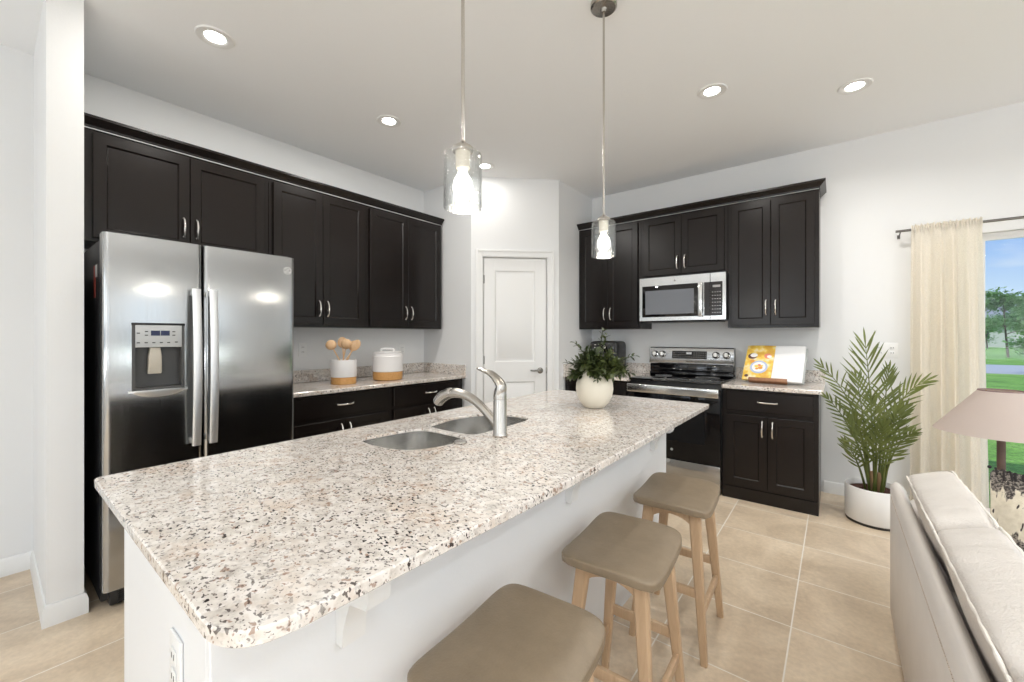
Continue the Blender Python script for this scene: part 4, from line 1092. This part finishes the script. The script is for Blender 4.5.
def pv(u, v, d=0):          # offset in metres: right, up, away as seen from the kitchen
    return Vector((px, py, .22))+Vector((.999, .04, 0))*u+UPV*v+Vector((-.04, .999, 0))*d
def frond(p0, p1, p2, npair, L, t0=.30, face_=None, w=.0125):
    pts = bez(p0, p1, p2, 20); b = B(); m = len(pts)
    b.tube(pts, [.0065*(1-i/(m-1))+.0016 for i in range(m)], 6)
    tip = []
    for k in range(npair):
        t = t0+(1-t0)*(k+.5)/npair; x = t*20; j = min(int(x), 19); p = pts[j].lerp(pts[j+1], x-j); T = (pts[j+1]-pts[j]).normalized()
        fn = Vector(face_ or (.0, -1, .35)).normalized(); S = T.cross(fn).normalized()
        s_ = (t-t0)/(1-t0); ang = math.radians(50-28*s_); ll = L*(.55+.75*math.sin(PI*(.18+.72*s_)))*(1-.25*s_)
        for sg in (-1, 1):
            d = T*math.cos(ang)+S*sg*math.sin(ang)+fn*rnd.uniform(-.05, .25)
            leaf(b, p, d+Vector((rnd.uniform(-.12, .12), rnd.uniform(-.12, .12), rnd.uniform(-.10, .10))), fn, ll*rnd.uniform(.82, 1.15), w, rnd.uniform(.02, .25), 5)
    leaf(b, pts[-1], pts[-1]-pts[-2], Vector((0, -1, .3)), L*.6, w, .05, 4)
    return b.done('frond', M['palm'], pt, angle=60)
rnd = random.Random(21)
FR = [  # root, bend, tip (right, up, away), pairs, leaflet length
    ((.0, .0, 0), (-.01, .55, -.02), (-.050, 1.02, -.02), 16, .225),      # tall centre frond
    ((-.03, .0, -.01), (-.05, .60, -.06), (-.300, .87, -.14), 13, .13),  # arching left
    ((.03, .0, 0), (.05, .66, -.05), (.235, .790, -.10), 13, .14),       # arching right
    ((-.03, 0, -.03), (-.08, .42, -.08), (-.275, .66, -.25), 11, .10),   # low left
    ((.04, 0, -.02), (.07, .36, -.08), (.185, .45, -.10), 10, .09),      # low right
    ((.02, 0, .02), (.05, .55, .06), (.080, .84, .04), 14, .14),
    ((-.02, 0, .02), (-.05, .50, .05), (-.095, .78, .05), 14, .14),
    ((.0, 0, -.04), (.01, .40, -.10), (-.030, .67, -.14), 14, .13),
    ((.03, 0, -.04), (.06, .38, -.10), (.105, .60, -.13), 13, .12),
    ((-.03, 0, -.04), (-.06, .33, -.10), (-.120, .52, -.13), 13, .11),
    ((.05, 0, .03), (.10, .42, .04), (.160, .60, .02), 12, .12),
    ((-.01, 0, -.05), (.0, .28, -.12), (.03, .49, -.16), 12, .11),
    ((-.05, 0, 0), (-.09, .22, -.05), (-.165, .33, -.07), 9, .09),
]
for i_, (a, c, d, n_, L) in enumerate(FR): frond(pv(*a), pv(*c), pv(*d), n_, L, .28 if n_ > 12 else .35, None if i_ == 0 else (rnd.uniform(-.7, .7), -1, rnd.uniform(-.1, .8)))
for u, d in ((-.02, 0), (.03, -.01), (.0, .02)):
    b = B(); b.tube([pv(u, -.01, d), pv(u*.9, .06, d), pv(u*.8, .13, d)], [.018, .014, .010], 10); b.done('trunk', M['palmbark'], pt)

# ================================================================== CURTAIN AND ROD
t = thing('curtain_rod', 'pewter curtain rod on brackets above the sliding glass door', 'curtain rod', (5.2, -.1, 2.094))
b = B(); b.tube([(3.925, -.10, 2.094), (6.55, -.10, 2.094)], .0095, 12); b.done('rod', M['rod'], t)
for x in (3.950, 6.50):
    b = B(); b.box(x-.009, x+.009, -.004, -.0005, 2.052, 2.082).bar((x, -.003, 2.067), (x, -.10, 2.080), (.007, .006)).box(x-.004, x+.004, -.106, -.094, 2.076, 2.086); b.done('bracket', M['rod'], t)
b = B(); rings = []
NX = 150
def cur(s, z):
    k = (2.07-z)/2.07
    xl = 4.010-.006*k; xr = 4.365+.036*k
    x = xl+(xr-xl)*s
    amp = .008+.017*min(1, k*3)
    y = -.100+amp*(math.sin(2*PI*4.6*s+.9*math.sin(2*PI*1.7*s+.4))+.22*math.sin(2*PI*11*s+2*k))
    return x, y
zs = [2.124, 2.115, 2.108, 2.100, 2.090, 2.078, 2.06, 2.0, 1.9, 1.7, 1.4, 1.1, .8, .5, .2, .02]
for z in zs:
    row = []
    for i in range(NX+1):
        s = i/NX
        x, y = cur(s, min(z, 2.07))
        if z > 2.065:
            y = -.113+.003*math.sin(2*PI*26*s) if z < 2.104 else -.108+.008*math.sin(2*PI*26*s); zz = z+(.010*math.sin(2*PI*17*s+1)*math.sin(2*PI*5*s) if z > 2.104 else 0)
        else: zz = z
        row.append((x, y, zz))
    rings.append(row)
b.loft(rings, False)
o = b.done('curtain', M['curtain'], origin=(4.19, -.1, .02), angle=80); tag(o, 'sheer cream curtain hanging from the pewter rod beside the glass door', 'curtain')
# the pocket's back layer keeps the rod inside the cloth
me = o.modifiers.new('cloth', 'SOLIDIFY'); me.thickness = .0012

# ================================================================== SOFA
SXB, SY1, SY0 = 3.765, -1.790, -4.10
so = thing('sofa', 'cream leather sofa seen from behind with piped back cushions', 'sofa', (4.25, -2.95, 0))
b = B(); b.prism(rrect(SXB, SXB+.045, SY0, SY1, .018, 5), .055, .648, .016); b.done('back_panel', M['leatherback'], so, angle=70)
b = B()
for i in range(170):
    y = SY1-.06-i*.0125; b.box(SXB-.0022, SXB+.003, y-.0075, y, .592, .5945)
b.done('stitching', M['stitch'], so, 'row of pale stitches')
b = B(); b.box(SXB+.046, 4.72, SY0+.01, SY1-.01, .06, .30, .02); b.done('seat_base', M['leatherback'], so)
for y0, y1 in ((SY1-.20, SY1-.002), (SY0+.002, SY0+.20)):
    b = B(); b.puff((4.26, (y0+y1)/2, .335), (.46, (y1-y0)/2, .275), 9, 12); b.done('arm', M['leather'], so, angle=70)
for x in (3.86, 4.66):
    for y in (SY1-.1, SY0+.1):
        b = B(); b.lathe([(.020, 0), (.026, .06)], (x, y, 0), 14); b.done('foot', M['darkwood'], so)
segs = [(-2.022, -2.610), (-2.614, -3.262), (-3.266, -3.888)]
th = math.radians(-20)
AX = Matrix(((math.cos(th), 0, math.sin(th)), (0, 1, 0), (-math.sin(th), 0, math.cos(th))))
for y1, y0 in segs:
    b = B(); b.puff((4.34, (y0+y1)/2, .349), (.40, (y1-y0)/2, .048), 9, 12, bulge=(0, 0, .12)); b.done('seat_cushion', M['leather'], so, angle=70)
    # back cushion: plan outline in x-z swept along y, soft ends
    c = Vector((3.917, (y0+y1)/2, .607)); hx, hz, hy = .072, .182, (y1-y0)/2
    b = B(); b.puff(c, (hx, hy, hz), 9, 20, AX, (.22, 0, .035)); cu = b.done('back_cushion', M['leather'], so, 'cream leather back cushion', 80)
    for sgx in (-1, 1):
        pts = []
        def cp(yy, zz): 
            return c+AX @ Vector((sgx*(hx*.93), yy*hy*.975, zz*hz*.955))
        corner = .90
        for i in range(7): pts.append(cp(-.985, -1+1.8*i/6))
        pts.append(cp(-.965, .92)); pts.append(cp(-.94, .965))
        for i in range(21): 
            yy = -.90+1.80*i/20; pts.append(cp(yy, .985)+Vector((rnd.uniform(-.0012, .0012), 0, rnd.uniform(-.0012, .0012))))
        pts.append(cp(.94, .965)); pts.append(cp(.965, .92))
        for i in range(7): pts.append(cp(.985, .8-1.8*i/6))
        b = B(); b.tube(pts, [.0036+.0010*math.sin(i*1.9) for i in range(len(pts))], 7); b.done('piping', M['piping'], cu, 'pale piping')
# patterned pillow against the far arm
PA = Matrix.Rotation(math.radians(-12), 3, 'X') @ Matrix.Rotation(math.radians(5), 3, 'Y')
pc = Vector((4.222, -2.095, .608))
def pil(q):
    u, w = abs(q.x)/.225, abs(q.z)/.205; f = max(.08, (1-min(u, 1)**3)*(1-min(w, 1)**3)); return Vector((q.x*(1-.06*(1-w*w)), q.y*f, q.z*(1-.07*(1-u*u))))
b = B(); b.puff(pc, (.225, .085, .205), 14, 20, PA, (0, 0, 0), pil); o = b.done('throw_pillow', M['pillow'], None, None, 80, pc)
tag(o, 'cream throw pillow with dark woven bands and fringe on the sofa', 'pillow')
b = B()
for i in range(26):
    u = -.21+.42*i/25; p = pc+PA @ Vector((u, -.008, .190+.012*abs(u/.21)**2)); b.tube([p, p+PA @ Vector((rnd.uniform(-.004, .004), -.010, .001)), p+PA @ Vector((rnd.uniform(-.006, .006), -.022, -.022-rnd.uniform(0, .02)))], [.003, .003, .0035], 5)
for sgn in (-1, 1):
    p = pc+PA @ Vector((sgn*.222, 0, .203)); b.ball(p, .006, 8, 6)
b.done('fringe', M['tassel'], o, 'dark tassel fringe')

# ================================================================== LAMP ON SIDE TABLE
lx, ly = 4.140, -1.600
t = thing('side_table', 'round wooden side table behind the sofa arm under the lamp', 'table', (lx, ly, 0))
b = B(); b.lathe([(.145, .437), (.15, .442), (.15, .456), (.145, .460)], (lx, ly, 0), 36); b.done('table_top', M['tablewood'], t)
b = B(); b.lathe([(.03, .02), (.022, .10), (.022, .37), (.05, .437)], (lx, ly, 0), 20); b.done('pedestal', M['tablewood'], t)
b = B(); b.lathe([(.13, 0), (.13, .012), (.04, .022)], (lx, ly, 0), 28); b.done('foot', M['tablewood'], t)
t = thing('table_lamp', 'table lamp with wide blush cone shade and dark wooden stem behind the sofa', 'lamp', (lx, ly, .4605))
b = B(); b.lathe([(.085, .4608), (.09, .467), (.085, .482), (.03, .497), (.018, .512)], (lx, ly, 0), 28); b.done('base', M['darkwood'], t)
b = B(); b.lathe([(.0135, .507), (.0135, .875)], (lx, ly, 0), 18); b.done('stem', M['darkwood'], t, 'dark wooden stem')
b = B(); b.lathe([(.014, .872), (.016, .876), (.016, .905), (.010, .908), (.008, .95)], (lx, ly, 0), 16); b.done('socket', M['brass'], t, 'brass socket')
b = B(); b.lathe([(.212, .884), (.070, 1.068), (.068, 1.068), (.210, .884), (.212, .884)], (lx, ly, 0), 64, (False, False)); sh = b.done('lamp_shade', M['shade'], t, 'blush linen cone shade')
b = B(); b.lathe([(.068, 1.066), (.071, 1.066), (.071, 1.071), (.068, 1.071), (.068, 1.066)], (lx, ly, 0), 48, (False, False)); b.done('top_trim', plain('mauve_trim', (.32, .22, .21), .8), sh, 'mauve top binding')
b = B()
for a in (0, 2*PI/3, 4*PI/3): b.tube([(lx, ly, 1.03), (lx+.0685*math.cos(a), ly+.0685*math.sin(a), 1.064)], .002, 6)
b.tube([(lx, ly, .94), (lx, ly, 1.035)], .003, 6); b.done('harp', M['brass'], t)

# ================================================================== OUTSIDE
b = B(); b.box(-40, 70, .16, 90, -.30, -.12); struct(b.done('ground_lawn', M['grass']))
b = B(); b.box(-40, 70, 19.0, 26.0, -.118, -.105); struct(b.done('ground_road', M['road']))
def outdoor(s, d): # point at depth d along the view through the glass door
    return Vector((3.572+d*(-.617+.787*s), -4.343+d*(.787+.617*s), -.12))
def tree(s, d, h, spread, label, seed, low=.35):
    r = random.Random(seed); p = outdoor(s, d)
    t = thing('lawn_tree', label, 'tree', p, 'trees on the lawn outside')
    b = B(); tp = p+Vector((r.uniform(-.3, .3), r.uniform(-.3, .3), h*.8)); trunk = bez(p, p+Vector((r.uniform(-.2, .2), 0, h*.4)), tp, 8)
    b.tube(trunk, [.021*h*(1-i/9)*.6+.008 for i in range(9)], 8)
    blobs = []
    for i in range(15):
        f = low+(1-low)*r.random(); j = min(int(f*8), 7); a = r.uniform(0, 2*PI); rr = spread*r.uniform(.35, 1)*(1.15-f*.75)
        q = trunk[j]; e = q+Vector((rr*math.cos(a), rr*math.sin(a), r.uniform(.0, .16)*h))
        b.tube(bez(q, (q+e)/2+Vector((0, 0, .05*h)), e, 4), [.012*h*.5, .01*h*.5, .008*h*.4, .006*h*.3, .003*h], 5); blobs.append(e)
    b.done('trunk', M['bark'], t)
    b = B()
    for e in blobs+[tp]:
        for k in range(150):
            o_ = Vector((r.gauss(0, 1), r.gauss(0, 1), r.gauss(0, .6)))*spread*.17
            L = .055*h*r.uniform(.6, 1.1); dd = Vector((r.uniform(-1, 1), r.uniform(-1, 1), r.uniform(-.7, .5)))
            leaf(b, e+o_, dd, Vector((r.uniform(-1, 1), r.uniform(-1, 1), 1)).normalized(), L, L*.5, .1, 2)
    b.done('foliage', M['treeleaf'], t, angle=80)
tree(1.268, 15, 3.0, 1.0, 'small leafy tree on the near side of the road, rightmost through the glass', 5, .3)
tree(1.200, 27, 5.0, 1.75, 'green tree beyond the road with a thin forked trunk, in the middle of the glass', 8, .42)
tree(1.262, 38, 6.6, 2.2, 'taller tree standing behind and to the right of the forked tree', 10, .4)
tree(1.150, 44, 3.9, 2.4, 'low round tree in front of the grey roofed house', 9, .2)
hp = outdoor(1.16, 50)
t = thing('house', 'low grey roofed house far beyond the road and lawn', 'house', hp)
x0, x1, y0, y1 = hp.x-12, hp.x+16, hp.y, hp.y+10
b = B(); b.box(x0, x1, y0, y1, -.12, 2.6); b.done('walls', M['housewall'], t)
b = B(); b.loft([[(x0-.6, y0-.6, 2.6), (x1+.6, y0-.6, 2.6), (x1+.6, y1+.6, 2.6), (x0-.6, y1+.6, 2.6)], [(x0+5, (y0+y1)/2-.1, 5.0), (x1-5, (y0+y1)/2-.1, 5.0), (x1-5, (y0+y1)/2+.1, 5.0), (x0+5, (y0+y1)/2+.1, 5.0)]]); b.done('roof', M['houseroof'], t)
for k in range(6):
    b = B(); x = x0+2+k*4.2; b.box(x, x+1.4, y0-.05, y0-.005, .9, 2.1); b.done('window', M['housewin'], t)
